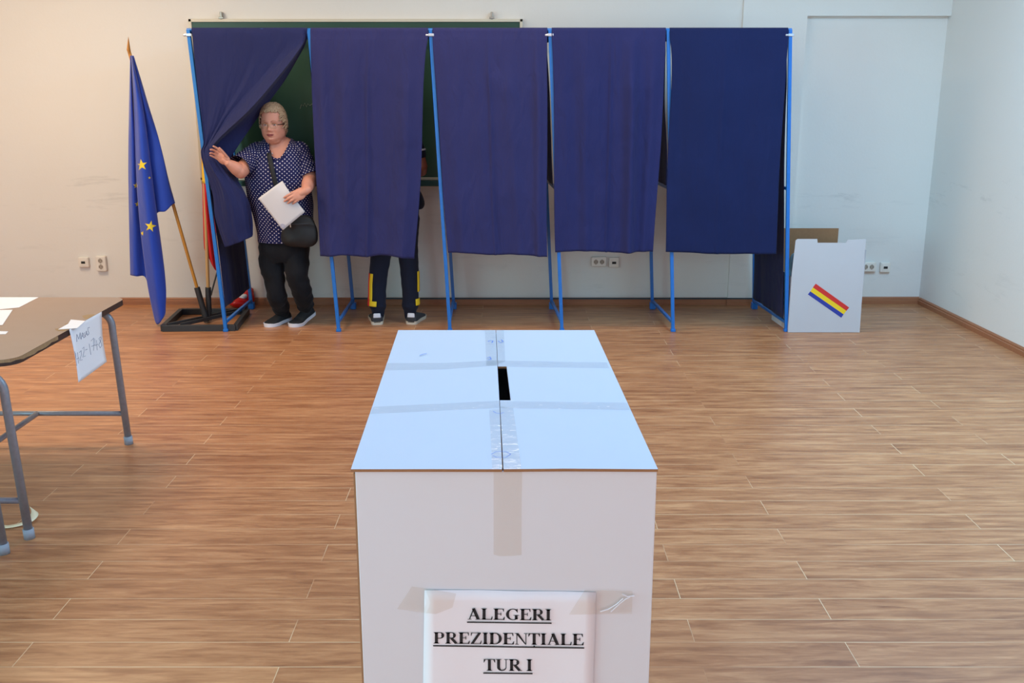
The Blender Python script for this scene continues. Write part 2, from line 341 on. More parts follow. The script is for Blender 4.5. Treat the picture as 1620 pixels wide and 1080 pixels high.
def catmull_i(pts, n):
    pts = [Vector(p) for p in pts]; L = len(pts); out = []
    for i in range(n):
        t = (L-1)*i/(n-1); k = min(int(t), L-2); u = t-k; p1, p2 = pts[k], pts[k+1]
        p0 = pts[k-1] if k else p1*2-p2; p3 = pts[k+2] if k+2 < L else p2*2-p1
        out.append(0.5*((2*p1)+(p2-p0)*u+(2*p0-5*p1+4*p2-p3)*u*u+(3*p1-p0-3*p2+p3)*u**3))
    return out
def cloth(name, cols, m, nu=60, nv=70, disp=None, parent=None, thick=0.002, smooth_cols=True, by_index=False):
    """cols: [(u, [world points top->bottom])]; surface through the columns"""
    us = [c[0] for c in cols]; rows = [(catmull_i if by_index else catmull)(c[1], nv) for c in cols]
    G = []
    for j in range(nv):
        pts = [r[j] for r in rows]; line = []
        for i in range(nu):
            u = i/(nu-1); k = 0
            while k < len(us)-2 and us[k+1] < u: k += 1
            t = (u-us[k])/(us[k+1]-us[k]); p1, p2 = pts[k], pts[k+1]
            if smooth_cols and len(us) > 2:
                p0 = pts[k-1] if k else p1*2-p2; p3 = pts[k+2] if k+2 < len(pts) else p2*2-p1
                q = 0.5*((2*p1)+(p2-p0)*t+(2*p0-5*p1+4*p2-p3)*t*t+(3*p1-p0-3*p2+p3)*t**3)
            else: q = p1.lerp(p2, t)
            if disp: q = q+disp(u, j/(nv-1))
            line.append(q)
        G.append(line)
    bm = bmesh.new(); grid(bm, G)
    o = obj(name, bm, m, parent, smooth=True)
    s = o.modifiers.new('thickness', 'SOLIDIFY'); s.thickness = thick; s.offset = 0
    return o, G
def ellipsoid(bm, c, r, rot=None, seg=20, rings=12):
    c = Vector(c); Mx = rot if rot else Matrix.Identity(3)
    vs = []
    top = bm.verts.new(c+Mx@Vector((0, 0, r[2]))); bot = bm.verts.new(c+Mx@Vector((0, 0, -r[2])))
    for i in range(1, rings):
        a = PI*i/rings
        vs.append([bm.verts.new(c+Mx@Vector((r[0]*math.sin(a)*math.cos(2*PI*k/seg), r[1]*math.sin(a)*math.sin(2*PI*k/seg), r[2]*math.cos(a)))) for k in range(seg)])
    for k in range(seg):
        bm.faces.new((top, vs[0][k], vs[0][(k+1) % seg])); bm.faces.new((bot, vs[-1][(k+1) % seg], vs[-1][k]))
    for A, B in zip(vs, vs[1:]):
        for k in range(seg): bm.faces.new((A[k], B[k], B[(k+1) % seg], A[(k+1) % seg]))
def limb(bm, pts, rs, seg=16, sq=1.0, n=None):
    """tapered limb with round ends, closed"""
    if n:
        P4 = [Vector((*p, r)) for p, r in zip([tuple(p) for p in pts], rs)]
        Q = catmull4(P4, n); pts = [Vector(q[:3]) for q in Q]; rs = [q[3] for q in Q]
    pts = [Vector(p) for p in pts]; rs = list(rs)
    d0 = (pts[0]-pts[1]).normalized(); d1 = (pts[-1]-pts[-2]).normalized()
    A = [(pts[0]+d0*rs[0]*math.sin(a), rs[0]*math.cos(a)) for a in (R(78), R(50), R(25))]
    B = [(pts[-1]+d1*rs[-1]*math.sin(a), rs[-1]*math.cos(a)) for a in (R(25), R(50), R(78))]
    al = A+list(zip(pts, rs))+B
    tube(bm, [p for p, r in al], [max(r, 1e-4) for p, r in al], seg, sq=sq)
def catmull4(pts, n):
    ls = [0]
    for a, b in zip(pts, pts[1:]): ls.append(ls[-1]+max((b-a).length, 1e-6))
    out = []
    for i in range(n):
        t = ls[-1]*i/(n-1); k = 0
        while k < len(pts)-2 and ls[k+1] < t: k += 1
        u = (t-ls[k])/(ls[k+1]-ls[k]); p1, p2 = pts[k], pts[k+1]
        p0 = pts[k-1] if k else p1*2-p2; p3 = pts[k+2] if k+2 < len(pts) else p2*2-p1
        out.append(0.5*((2*p1)+(p2-p0)*u+(2*p0-5*p1+4*p2-p3)*u*u+(3*p1-p0-3*p2+p3)*u**3))
    return out
def remesh(o, vox, sm=2):
    r = o.modifiers.new('remesh', 'REMESH'); r.mode = 'VOXEL'; r.voxel_size = vox; r.use_smooth_shade = True
    if sm: s = o.modifiers.new('smooth', 'SMOOTH'); s.factor = 0.5; s.iterations = sm
def poly_on(bm, pts, mi=0):
    f = bm.faces.new([bm.verts.new(p) for p in pts]); f.material_index = mi; return f

# ================================================================== THE ROOM
YW = 7.35*K                       # back wall, left part
xl = -4.9; Yf = -2.4; ZC = 3.2
wr1 = F(1459, 483); wr1.x = wr1.x*(YW+0.03)/wr1.y if False else wr1.x
wr2 = F(1620, 563)
sl = (wr2.x-wr1.x)/(wr2.y-wr1.y)
def wrx(y): return wr1.x+sl*(y-wr1.y)
bm = bmesh.new(); box(bm, (xl-0.2, Yf-0.2, -0.1), (wrx(Yf)+0.3, YW+0.3, 0)); struct('floor', bm, M['floor'])
bm = bmesh.new(); box(bm, (xl-0.2, Yf-0.2, ZC), (wrx(Yf)+0.3, YW+0.3, ZC+0.1)); struct('ceiling', bm, M['ceil'])
bm = bmesh.new(); box(bm, (xl-0.2, Yf-0.2, 0), (xl, YW+0.3, ZC)); struct('wall_left', bm, M['wall_r'])
bm = bmesh.new(); box(bm, (xl, Yf-0.2, 0), (wrx(Yf), Yf, ZC)); struct('wall_front', bm, M['wall_r'])
bm = bmesh.new()
a, b_ = Vector((wrx(Yf), Yf, 0)), Vector((wrx(YW+0.05), YW+0.05, 0))
hexa(bm, [a, b_, b_+Vector((0.15, 0, 0)), a+Vector((0.15, 0, 0))], [v+Vector((0, 0, ZC)) for v in (a, b_, b_+Vector((0.15, 0, 0)), a+Vector((0.15, 0, 0)))])
struct('wall_right', bm, M['wall_r'])
# back wall: flat left part, a shallow column, a recess with a beam above it
xc0 = P(1175, 20, YW).x; xc1 = P(1277, 40, YW-0.03).x; zb = P(1400, 25, YW-0.03).z
bm = bmesh.new()
box(bm, (xl, YW+0.05, 0), (wrx(YW), YW+0.25, ZC))
box(bm, (xl, YW, 0), (xc0, YW+0.06, ZC))
box(bm, (xc0, YW-0.025, 0), (xc1, YW+0.06, ZC))
box(bm, (xc1, YW-0.025, zb), (wrx(YW), YW+0.06, ZC))
box(bm, (xc1, YW+0.03, 0), (wrx(YW), YW+0.06, zb))
struct('wall_back', bm, M['wall'])
def skirt(bm, a, b, n, h=0.056, t=0.016):
    a, b, n = Vector(a), Vector(b), Vector(n)
    prof = [(0, 0), (t, 0), (t, h*0.55), (t*0.75, h*0.62), (t*0.75, h*0.82), (t*0.3, h), (0, h)]
    A = [bm.verts.new(a+n*p+Vector((0, 0, z))) for p, z in prof]; B = [bm.verts.new(b+n*p+Vector((0, 0, z))) for p, z in prof]
    for i in range(len(prof)): j = (i+1) % len(prof); bm.faces.new((A[i], A[j], B[j], B[i]))
    bm.faces.new(A[::-1]); bm.faces.new(B)
bm = bmesh.new(); skirt(bm, (xl, YW, 0), (xc0, YW, 0), (0, -1, 0)); skirt(bm, (xc0-0.01, YW-0.025, 0), (xc1+0.01, YW-0.025, 0), (0, -1, 0)); skirt(bm, (xc1, YW+0.03, 0), (wrx(YW), YW+0.03, 0), (0, -1, 0))
struct('baseboard_back', bm, M['baseboard'])
bm = bmesh.new(); skirt(bm, (wrx(YW), YW, 0), (wrx(Yf), Yf, 0), (-1, 0, 0)); struct('baseboard_right', bm, M['baseboard'])
bm = bmesh.new(); skirt(bm, (xl, YW, 0), (xl, Yf, 0), (1, 0, 0)); struct('baseboard_left', bm, M['baseboard'])

# ------------------------------------------------------------------ chalkboard
yb = YW-0.03
tl, br_ = P(297, 30, yb), P(828, 290, yb)
# left edge measured lower down as well so the board stays square
bx0 = (P(298, 40, yb).x+P(319, 280, yb).x)/2; bx1 = P(827, 40, yb).x; bz1 = tl.z; bz0 = P(400, 291, yb).z
cb = empty('chalkboard', ((bx0+bx1)/2, yb, bz0), 'wide green chalkboard fixed to the wall behind the voting booths', 'chalkboard')
bm = bmesh.new(); box(bm, (bx0+0.02, yb-0.005, bz0+0.03), (bx1-0.02, YW-0.002, bz1-0.02)); obj('writing_surface', bm, M['board'], cb)
fr = []
for n_, lo, hi in (('top_rail', (bx0, yb-0.015, bz1-0.022), (bx1, YW-0.001, bz1)), ('bottom_rail', (bx0, yb-0.015, bz0+0.03), (bx1, YW-0.001, bz0+0.052)),
                   ('side_rail', (bx0, yb-0.015, bz0), (bx0+0.022, YW-0.001, bz1)), ('side_rail', (bx1-0.022, yb-0.015, bz0), (bx1, YW-0.001, bz1))):
    bm = bmesh.new(); box(bm, lo, hi, 0.003); obj(n_, bm, M['boardframe'], cb)
bm = bmesh.new(); box(bm, (bx0+0.02, yb-0.055, bz0-0.012), (bx1-0.02, YW-0.001, bz0+0.028), 0.004); obj('chalk_tray', bm, M['traymat'], cb)
for px in (350, 778):
    p = P(px, 22, yb); bm = bmesh.new(); box(bm, (p.x-0.008, yb-0.018, bz1-0.004), (p.x+0.008, YW-0.001, bz1+0.05), 0.003)
    box(bm, (p.x-0.018, yb-0.02, bz1+0.0), (p.x+0.018, yb-0.012, bz1+0.014), 0.002); obj('mounting_bracket', bm, M['bracket'], cb)
bm = bmesh.new()
tube(bm, [P(x, y, yb-0.008) for x, y in ((475, 172), (477, 165), (480, 168), (482, 163), (485, 169), (487, 164), (490, 167), (496, 163), (500, 164))], 0.0018, 5)
obj('chalk_scribble', bm, M['chalk'], cb)

# ------------------------------------------------------------------ booth frame (blue steel, racked a little to the left)
YF, YR = 6.494*K, 7.20*K
ZT = P(800, 47, YF).z
ftop = [298, 489, 681, 870, 1057, 1250]; fbot = [(357.5, 523), (536, 523), (712, 522), (889, 521), (1064.5, 524), (1243.5, 525)]
rbot = [(398, 483), (559, 484), (718, 484), (873, 485), (1032, 486), (1193, 485)]
FT = [P(x, 47, YF) for x in ftop]; FB = [F(x, y) for x, y in fbot]; RB = [F(x, y) for x, y in rbot]
for v in FB: v.y = YF
for i, v in enumerate(FB): v.x = P(fbot[i][0], fbot[i][1], YF).x
for i, v in enumerate(RB): v.x = P(rbot[i][0], rbot[i][1], YR).x; v.y = YR
RT = [RB[i]+(FT[i]-FB[i]) for i in range(6)]
for v in FT+RT: v.z = ZT
fb = empty('voting_booth_frame', ((FB[0].x+FB[5].x)/2, (YF+YR)/2, 0), 'long blue steel frame of five voting booths standing against the back wall', 'voting booth')
def sqbar(bm, a, b, w_=0.012, up=Vector((0, 1, 0))):
    a, b = Vector(a), Vector(b); d = (b-a).normalized(); s, t = frame_at(d, up)
    q = [(s*i+t*j)*w_ for i, j in ((-1, -1), (1, -1), (1, 1), (-1, 1))]
    hexa(bm, [a+v for v in q], [b+v for v in q], 0.002)
def lean(a, b, z): t = (z-a.z)/(b.z-a.z); return a.lerp(b, t)
for i in range(6):
    bm = bmesh.new(); sqbar(bm, FB[i]+Vector((0, 0, 0.004)), FT[i]); box(bm, (FB[i].x-0.017, FB[i].y-0.017, 0), (FB[i].x+0.017, FB[i].y+0.017, 0.02), 0.003)
    p = obj('front_post', bm, M['blue_steel'], fb)
    bm = bmesh.new(); sqbar(bm, RB[i]+Vector((0, 0, 0.004)), RT[i]); box(bm, (RB[i].x-0.022, RB[i].y-0.03, 0), (RB[i].x+0.022, RB[i].y+0.022, 0.05), 0.004)
    obj('rear_post', bm, M['blue_steel'], fb)
    for zz, nm in ((0.066, 'bottom_bar'), (1.01, 'middle_bar'), (ZT-0.015, 'top_bar')):
        bm = bmesh.new(); sqbar(bm, lean(FB[i], FT[i], zz)+Vector((0, 0.012, 0)), lean(RB[i], RT[i], zz)-Vector((0, 0.012, 0)), 0.010, Vector((0, 0, 1)))
        obj(nm, bm, M['blue_steel'], fb)
    if i in (0, 2, 3, 5):
        bm = bmesh.new(); c = FT[i]+Vector((0, -0.014, -0.035)); box(bm, (c.x-0.024, c.y-0.006, c.z-0.008), (c.x+0.024, c.y+0.004, c.z+0.010), 0.003)
        limb(bm, [c+Vector((-0.026, -0.002, 0)), c+Vector((-0.018, -0.002, 0))], [0.008, 0.008], 8)
        obj('clamp_screw', bm, M['clamp'], p)
bm = bmesh.new(); tube(bm, [FT[0]-Vector((0.01, 0, 0)), FT[5]+Vector((0.01, 0, 0))], 0.010, 10); obj('curtain_rail', bm, M['blue_steel'], fb)
bm = bmesh.new(); tube(bm, [RT[0], RT[5]], 0.010, 10); obj('rear_rail', bm, M['blue_steel'], fb)

bm = bmesh.new(); sqbar(bm, lean(RB[1], RT[1], 0.078)+Vector((0, .012, 0)), lean(RB[5], RT[5], 0.078)+Vector((0, .012, 0)), 0.0055, Vector((0, 0, 1))); obj('rear_low_rail', bm, M['rail_shaded'], fb)
# ------------------------------------------------------------------ curtains
def gauss(u, c, s): return math.exp(-((u-c)/s)**2)
def front_curtain(Lp, Rp, m, folds, seed, label, wob=0.006, bottoms=None, Yc=YF-0.022):
    """Lp, Rp: pixel polylines of the left and right edge; folds: (u, width, amplitude, drift)"""
    cols = []
    n = 9
    for k in range(n):
        u = k/(n-1)
        la = [P(x, y, Yc) for x, y in Lp]; ra = [P(x, y, Yc) for x, y in Rp]
        pts = [a.lerp(b, u) for a, b in zip(la, ra)]
        if bottoms: pts[-1] = pts[-1]+Vector((0, 0, -bottoms[k]*0.0045))
        top = pts[0]; t0 = [Vector((top.x, YF+0.014, ZT-0.06)), Vector((top.x, YF+0.013, ZT)), Vector((top.x, YF, ZT+0.0125)), Vector((top.x, YF-0.014, ZT))]
        cols.append((u, t0+[pts[0]+Vector((0, 0, -0.055))]+pts[1:]))
    rnd = random.Random(seed)
    ph = [rnd.uniform(0, 6.28) for _ in range(8)]
    def disp(u, v):
        g = min(1, max(0, (v-0.07)/0.25)); y = 0; x = 0
        for (c, s, a, dr) in folds: y -= 1.35*a*gauss(u, c+dr*(v-0.5), s)*g
        y += wob*g*(math.sin(9*u+ph[0]+2*v)+0.6*math.sin(21*u+ph[1]-3*v)+0.35*math.sin(43*u+ph[2]+1.3*math.sin(5*v)))
        nz = noise.noise(Vector((u*4+seed, v*6, seed*1.7)))*0.008+noise.noise(Vector((u*12+seed, v*22+u*9, 3)))*0.003
        edge = 0.6+0.4*min(1, min(u, 1-u)*8)
        # gathers where the cloth is pinned at the top corners
        gz = math.exp(-v*7)*math.exp(-min(u, 1-u)*9)
        y += math.sin(60*u+ph[3])*0.006*gz if v > 0.06 else 0
        ygo = min(0.01, (y+nz*g)*edge)
        if v > 0.075 and v < 0.1: ygo += 0.003*math.sin((v-0.075)/0.025*PI)
        return Vector((0.004*g*math.sin(7*v+ph[4]), ygo, 0))
    o, G = cloth('booth_curtain', cols, m, 90, 100, disp)
    # stitched hem
    return tag(o, label, 'curtain', 'navy front curtains of the voting booths')
front_curtain([(490.5, 45), (493, 110), (498, 260), (507, 403)], [(677, 45), (672, 110), (665, 280), (656, 406)], M['cloth_a'],
    [(0.5, 0.012, 0.012, 0), (0.1, 0.06, 0.02, 0.02), (0.83, 0.10, 0.03, 0.05), (0.3, 0.09, 0.018, -0.1)], 1,
    'closed navy curtain of the second booth, trouser legs showing below it', bottoms=[2, 1, -1, 1, 2, -1, -1, 1, 3])
front_curtain([(684, 45), (687, 110), (698, 260), (709, 400)], [(866, 45), (865, 110), (865.5, 260), (866, 404)], M['cloth_a'],
    [(0.48, 0.01, 0.012, 0), (0.15, 0.08, 0.018, 0.05), (0.92, 0.04, 0.025, 0), (0.7, 0.1, 0.016, 0.1)], 2,
    'closed navy curtain of the middle booth, right behind the big ballot box', bottoms=[0, -1, 0, 1, 1, 0, 0, 1, 2])
front_curtain([(873, 45), (875, 110), (876, 260), (879, 398)], [(1054, 45), (1051, 110), (1043, 260), (1034, 398)], M['cloth_b'],
    [(0.52, 0.008, 0.014, 0), (0.30, 0.08, 0.022, 0.0), (0.72, 0.06, 0.035, 0.05), (0.9, 0.05, 0.02, 0)], 5,
    'closed navy curtain with deep vertical folds, between the middle and the rightmost booth', wob=0.009, bottoms=[1, 0, -1, -1, 0, 1, 1, 0, 0])
front_curtain([(1060, 45), (1062, 110), (1056, 270), (1052, 398)], [(1248, 45), (1243, 110), (1234, 270), (1227, 402)], M['cloth_c'],
    [(0.0, 0.05, 0.01, 0), (0.46, 0.02, 0.006, 0), (0.40, 0.22, 0.022, 0), (0.85, 0.12, 0.012, 0)], 4,
    'smooth dark navy curtain of the rightmost booth, next to the striped white box', wob=0.003, bottoms=[0, 0, 0, 1, 1, 1, 0, 0, 0])
Y1 = YF-0.025
def q1(lst): return [P(x, y, Y1+dy) for x, y, dy in lst]
def pocket(x0): 
    t = P(x0, 47, YF); return [Vector((t.x, YF+0.014, ZT-0.06)), Vector((t.x, YF+0.013, ZT)), Vector((t.x, YF, ZT+0.0125)), Vector((t.x, YF-0.015, ZT-0.004))]
def c1col(x0, *pts): return pocket(x0)+q1(pts)
cols = [
 (0.00, c1col(304, (305, 62, 0), (309, 105, 0), (314, 150, 0), (320, 195, -.005), (322, 226, -.02), (318, 240, -.03), (322, 262, -.03), (330, 285, -.02), (337, 310, -.01), (340, 340, 0), (348, 368, 0), (356, 391, 0))),
 (0.20, c1col(337, (338, 60, 0), (338, 105, 0), (337, 150, 0), (331, 195, 0), (326, 226, -0.01), (322, 239, -0.035), (328, 262, -0.05), (338, 285, -0.05), (346, 310, -0.04), (350, 340, -0.03), (355, 368, -0.03), (362, 389.5, -0.02))),
 (0.42, c1col(379, (380, 60, 0), (375, 105, 0), (362, 150, 0), (345, 195, 0), (330, 226, -0.005), (325, 238, -0.03), (334, 262, -0.07), (346, 285, -0.075), (355, 310, -0.07), (360, 340, -0.06), (364, 368, -0.05), (370, 386.5, -0.04))),
 (0.62, c1col(420, (424, 60, 0), (408, 100, 0), (384, 142, 0), (355, 185, 0), (334, 224, -0.01), (328, 237, -0.035), (340, 262, -0.06), (353, 285, -0.07), (364, 310, -0.07), (370, 340, -0.06), (374, 366, -0.05), (380, 383, -0.04))),
 (0.77, c1col(450, (458, 60, 0), (438, 92, 0), (404, 134, 0), (363, 184, 0), (335, 222, -0.01), (331, 236.5, -0.035), (345, 262, -0.04), (360, 285, -0.05), (373, 310, -0.05), (380, 340, -0.05), (383, 362, -0.04), (388, 379, -0.03))),
 (0.82, c1col(474, (479, 61.5, -0.005), (455, 87, -0.01), (420, 123, -0.012), (373, 179, -0.015), (338, 220, -0.02), (332, 236, -0.05), (349, 262, -0.04), (366, 286, -0.05), (380, 311, -0.05), (387, 340, -0.04), (389, 360, -0.03), (393, 377, -0.02))),
 (0.87, c1col(480, (481, 63.5, 0), (466, 88, -0.06), (438, 124, -0.085), (395, 173, -0.09), (346, 219, -0.075), (336, 237, -0.05), (352, 262, -0.03), (371, 288, -0.03), (386, 312, -0.03), (392, 340, -0.02), (394, 358, -0.01), (397, 375, 0))),
 (0.89, c1col(482, (482, 64, 0.03), (468, 89, 0.04), (441, 126, 0.05), (399, 176, 0.05), (349, 222, 0.04), (339, 240, 0.02), (355, 264, 0), (375, 290, -0.01), (390, 314, -0.01), (395, 340, 0), (396, 357, 0.01), (399, 374, 0.01))),
 (1.00, c1col(486.5, (484.5, 66, 0.04), (470, 94, 0.1), (450, 128, 0.13), (429, 157, 0.14), (398, 200, 0.13), (363, 254, 0.07), (366, 270, 0.04), (382, 295, 0.02), (394, 320, 0.01), (399, 342, 0.01), (400, 356, 0.01), (400, 371, 0.01))),
]
o, G1 = cloth('booth_curtain', cols, M['cloth_l'], 201, 150, lambda u, v: Vector((0, noise.noise(Vector((u*6, v*6, 9)))*0.010+noise.noise(Vector((u*16, v*14, 2)))*0.003, 0))*min(1, max(0, (v-0.1)*6)), by_index=True, smooth_cols=False)
me_ = o.data; bq = bmesh.new(); bq.from_mesh(me_)
for e in bq.edges:
    if len(e.link_faces) == 2 and e.calc_face_angle(0) > R(22): e.smooth = False
bq.to_mesh(me_); bq.free()
tag(o, 'navy curtain of the leftmost booth, pulled aside in a diagonal fold', 'curtain', 'navy front curtains of the voting booths')

def side_curtain(i, z0f, z0r, label, seed, dx=0.0):
    cols = []
    for k in range(5):
        t = k/4; a = FB[i].lerp(RB[i], 0.03+0.92*t); c = FT[i].lerp(RT[i], 0.03+0.92*t); z0 = z0f+(z0r-z0f)*t
        top = c.copy(); pts = [Vector((top.x+0.013+dx, top.y, ZT-0.07)), Vector((top.x+0.013+dx, top.y, ZT-0.01)), Vector((top.x+dx, top.y, ZT+0.002)), Vector((top.x-0.014+dx, top.y, ZT-0.012))]
        for s in (0.85, 0.5, 0.2, 0.0):
            z = z0+(ZT-z0)*s; p = a.lerp(c, z/ZT); pts.append(Vector((p.x-0.015+dx, p.y, z)))
        cols.append((t, pts))
    def disp(u, v): return Vector((noise.noise(Vector((u*5+seed, v*3, 0)))*0.012-abs(math.sin(u*9+seed))*0.006, 0, 0))*min(1, max(0, (v-0.1)*8))
    o, g = cloth('side_curtain', cols, M['cloth_s'], 30, 60, disp)
    tag(o, label, 'curtain', 'dark cloth dividers between the booths')
side_curtain(0, 0.17, 0.17, 'long dark navy cloth side of the leftmost booth, hanging over the flag stand', 1, 0.03)
side_curtain(1, 1.03, 1.03, 'half-height navy divider between the leftmost and second booth', 2)
side_curtain(2, 1.03, 1.03, 'half-height navy divider between the second and the middle booth', 3)
side_curtain(3, 1.03, 1.03, 'half-height navy divider right of the middle booth', 4)
side_curtain(4, 1.03, 1.03, 'half-height navy divider left of the rightmost booth', 5)
side_curtain(5, 0.09, 0.09, 'long dark navy cloth side of the rightmost booth, beside the striped white box', 6)
bm = bmesh.new(); ca, cb_ = FB[5].lerp(RB[5], 0.06), FB[5].lerp(RB[5], 0.50); sx_ = Vector((0.016, 0, 0)); ez = Vector((0, 0, 1))
hexa(bm, [ca+sx_, cb_+sx_, cb_+sx_*1.4, ca+sx_*1.4], [ca+sx_+ez*.105, cb_+sx_+ez*.10, cb_+sx_*1.4+ez*.10, ca+sx_*1.4+ez*.105], 0.001)
tag(obj('cardboard_strip', bm, M['card_w']), 'low white strip of cardboard on the floor inside the rightmost booth side', 'cardboard')

# ------------------------------------------------------------------ sockets on the back wall
def data_socket(px, py, Yw, label):
    c = P(px, py, Yw); s = 0.040
    t = empty('data_socket', (c.x, Yw, c.z-s), label, 'socket')
    bm = bmesh.new(); box(bm, (c.x-s, Yw-0.028, c.z-s), (c.x+s, Yw, c.z+s), 0.007); obj('back_box', bm, M['plastic'], t)
    bm = bmesh.new(); box(bm, (c.x-s*0.66, Yw-0.031, c.z-s*0.62), (c.x+s*0.66, Yw-0.027, c.z+s*0.62), 0.002); obj('cover_plate', bm, M['plastic'], t)
    bm = bmesh.new(); box(bm, (c.x-0.016, Yw-0.0325, c.z-0.010), (c.x+0.016, Yw-0.030, c.z+0.009), 0.001); obj('port', bm, M['dark'], t)
def power_socket(px, py, Yw, vert, label):
    c = P(px, py, Yw); a, b = (0.040, 0.062) if vert else (0.060, 0.040)
    t = empty('power_socket', (c.x, Yw, c.z-b), label, 'socket')
    bm = bmesh.new(); box(bm, (c.x-a, Yw-0.034, c.z-b), (c.x+a, Yw, c.z+b), 0.009); obj('housing', bm, M['plastic'], t)
    for s in (-1, 1):
        cx, cz = (c.x, c.z+s*0.024) if vert else (c.x+s*0.024, c.z)
        bm = bmesh.new()
        tube(bm, [(cx, Yw-0.0335, cz), (cx, Yw-0.0365, cz)], 0.0215, 24, up=Vector((0, 0, 1))); 
        w_ = obj('outlet_ring', bm, M['plastic'], t)
        bm = bmesh.new(); tube(bm, [(cx, Yw-0.0366, cz), (cx, Yw-0.0369, cz)], 0.0185, 24); obj('outlet_well', bm, M['socketwell'], w_)
        bm = bmesh.new()
        for q in (-1, 1): tube(bm, [(cx+q*0.0085, Yw-0.0369, cz), (cx+q*0.0085, Yw-0.0376, cz)], 0.0034, 10); box(bm, (cx-0.002, Yw-0.0376, cz+q*0.0165-0.003), (cx+0.002, Yw-0.0368, cz+q*0.0165+0.003))
        obj('pin_holes', bm, M['dark'], w_)
data_socket(134, 414, YW, 'small square white data socket, left of the upright double power socket near the blue flag')
power_socket(162, 416, YW, True, 'upright double white power socket on the wall left of the blue flag')
power_socket(947, 413, YW, False, 'double white power socket on the wall below the curtain with deep folds')
data_socket(971, 414.5, YW, 'small square white data socket under the booth curtains, right of the double power socket')
power_socket(1372, 421, YW+0.03, False, 'double white power socket partly hidden behind the striped white box')
data_socket(1399, 422, YW+0.03, 'small square white data socket on the wall right of the striped white box')

# ------------------------------------------------------------------ flag stand, flags
c0 = F(258, 524); c1 = F(373, 523); c2 = F(392, 497); c3 = F(287, 497)
st = empty('flag_stand', ((c0.x+c2.x)/2, (c0.y+c2.y)/2, 0), 'low black metal frame on the floor holding the flagpoles, left of the booths', 'flag stand')
hh = 0.045; ws = 0.016
def flatbar(a, b, name, z0=0.0, z1=hh, w_=ws):
    a, b = Vector(a), Vector(b); n = (b-a).normalized().cross(Vector((0, 0, 1)))*w_
    bm = bmesh.new(); hexa(bm, [p+Vector((0, 0, z0)) for p in (a-n, b-n, b+n, a+n)], [p+Vector((0, 0, z1)) for p in (a-n, b-n, b+n, a+n)], 0.002)
    obj(name, bm, M['black_metal'], st)
cs = [Vector((c.x, c.y, 0)) for c in (c0, c1, c2, c3)]
for i in range(4): flatbar(cs[i], cs[(i+1) % 4], 'frame_bar')
flatbar(cs[0]+Vector((0.03, 0.02, 0)), cs[2]+Vector((-0.05, -0.02, 0)), 'cross_bar', 0.03, 0.055, 0.006)
flatbar(cs[0]+Vector((0.12, 0.02, 0)), cs[2]+Vector((-0.02, -0.08, 0)), 'cross_bar', 0.03, 0.055, 0.006)
Yp = (c0.y+c2.y)/2-0.03
b1 = F(326, 511); b1.y = b1.y; Yp = b1.y
eb = P(327, 508, Yp); et = P(205.5, 86, Yp); tip = P(203, 58, Yp)
dv = (et-eb).normalized()
rb = P(331, 509, Yp+0.05); rt = P(318, 120, Yp+0.12); dr = (rt-rb).normalized()
for (b0, d) in ((eb, dv), (rb, dr)):
    bm = bmesh.new(); tube(bm, [b0+Vector((0, 0, -b0.z+0.012)), b0+d*0.26], 0.021, 16); obj('pole_socket', bm, M['black_metal'], st)
# thin brace rod
bm = bmesh.new(); tube(bm, [rb+dr*0.20+Vector((0.02, 0, 0)), rb+dr*0.24+Vector((0.03, 0, 0)), P(347, 418, Yp+0.1)], 0.006, 8); obj('brace_rod', bm, M['black_metal'], st)
ef = empty('european_union_flag', eb, 'blue flag with yellow stars hanging in folds from a pole leaning left', 'flag')
bm = bmesh.new(); tube(bm, [eb+dv*0.05, et+dv*0.02], 0.0115, 14); obj('pole', bm, M['pole_y'], ef)
bm = bmesh.new(); tube(bm, [et+dv*0.0, et+dv*0.015, et+dv*0.03, tip], [0.013, 0.017, 0.02, 0.001], 14, sq=0.6); obj('spear_tip', bm, M['spear'], ef)
yf = Yp-0.08
def cpl(l): return [P(x, y, yf+dy) for x, y, dy in l]
cols = [   # folds, from the free left edge to the pole
 (0.00, cpl([(206, 88, 0.06), (204, 180, .05), (203, 300, .05), (205, 380, .05), (206, 435, .05)])),
 (0.10, cpl([(206.5, 88, 0.03), (208, 180, .0), (211, 300, .0), (214, 380, .01), (216, 437, .01)])),
 (0.22, cpl([(207, 88, 0.05), (211, 180, .02), (221, 300, .05), (228, 380, .06), (231, 441, .05)])),
 (0.30, cpl([(207, 88, 0.06), (212, 180, .06), (222, 300, .05), (232, 400, .02), (240, 485, .02)])),
 (0.36, cpl([(207.5, 88, 0.01), (213, 180, .0), (217, 300, -.02), (232, 440, -.03), (247, 512, -.02)])),
 (0.50, cpl([(208, 88, -0.03), (220, 180, -.06), (230, 300, -.09), (247, 440, -.08), (256, 506, -.06)])),
 (0.62, cpl([(208.5, 88, 0.0), (228, 180, -.02), (243, 300, -.03), (261, 440, -.02), (262.5, 484, -.01)])),
 (0.68, cpl([(209, 88, 0.04), (226, 180, .04), (236, 260, .04), (246, 345, .03), (254, 400, .03)])),
 (0.74, cpl([(209, 88, 0.03), (224, 180, .03), (232, 240, .02), (242, 300, .01), (247, 342, .01)])),
 (0.86, cpl([(210, 88, 0.03), (230, 170, .0), (244, 230, .02), (254, 285, .0), (262, 334, .0)])),
 (0.95, cpl([(211, 88, 0.04), (234, 165, .03), (252, 225, .03), (263, 275, .02), (271, 325, .02)])),
 (1.00, cpl([(211.5, 88, 0.05), (236, 170, .05), (256, 240, .05), (268, 290, .05), (277, 321, .05)])),
]
fl, GF = cloth('flag_cloth', cols, M['eu'], 120, 100, lambda u, v: Vector((0, noise.noise(Vector((u*9, v*4, 1)))*0.010, 0)), ef, 0.0015)
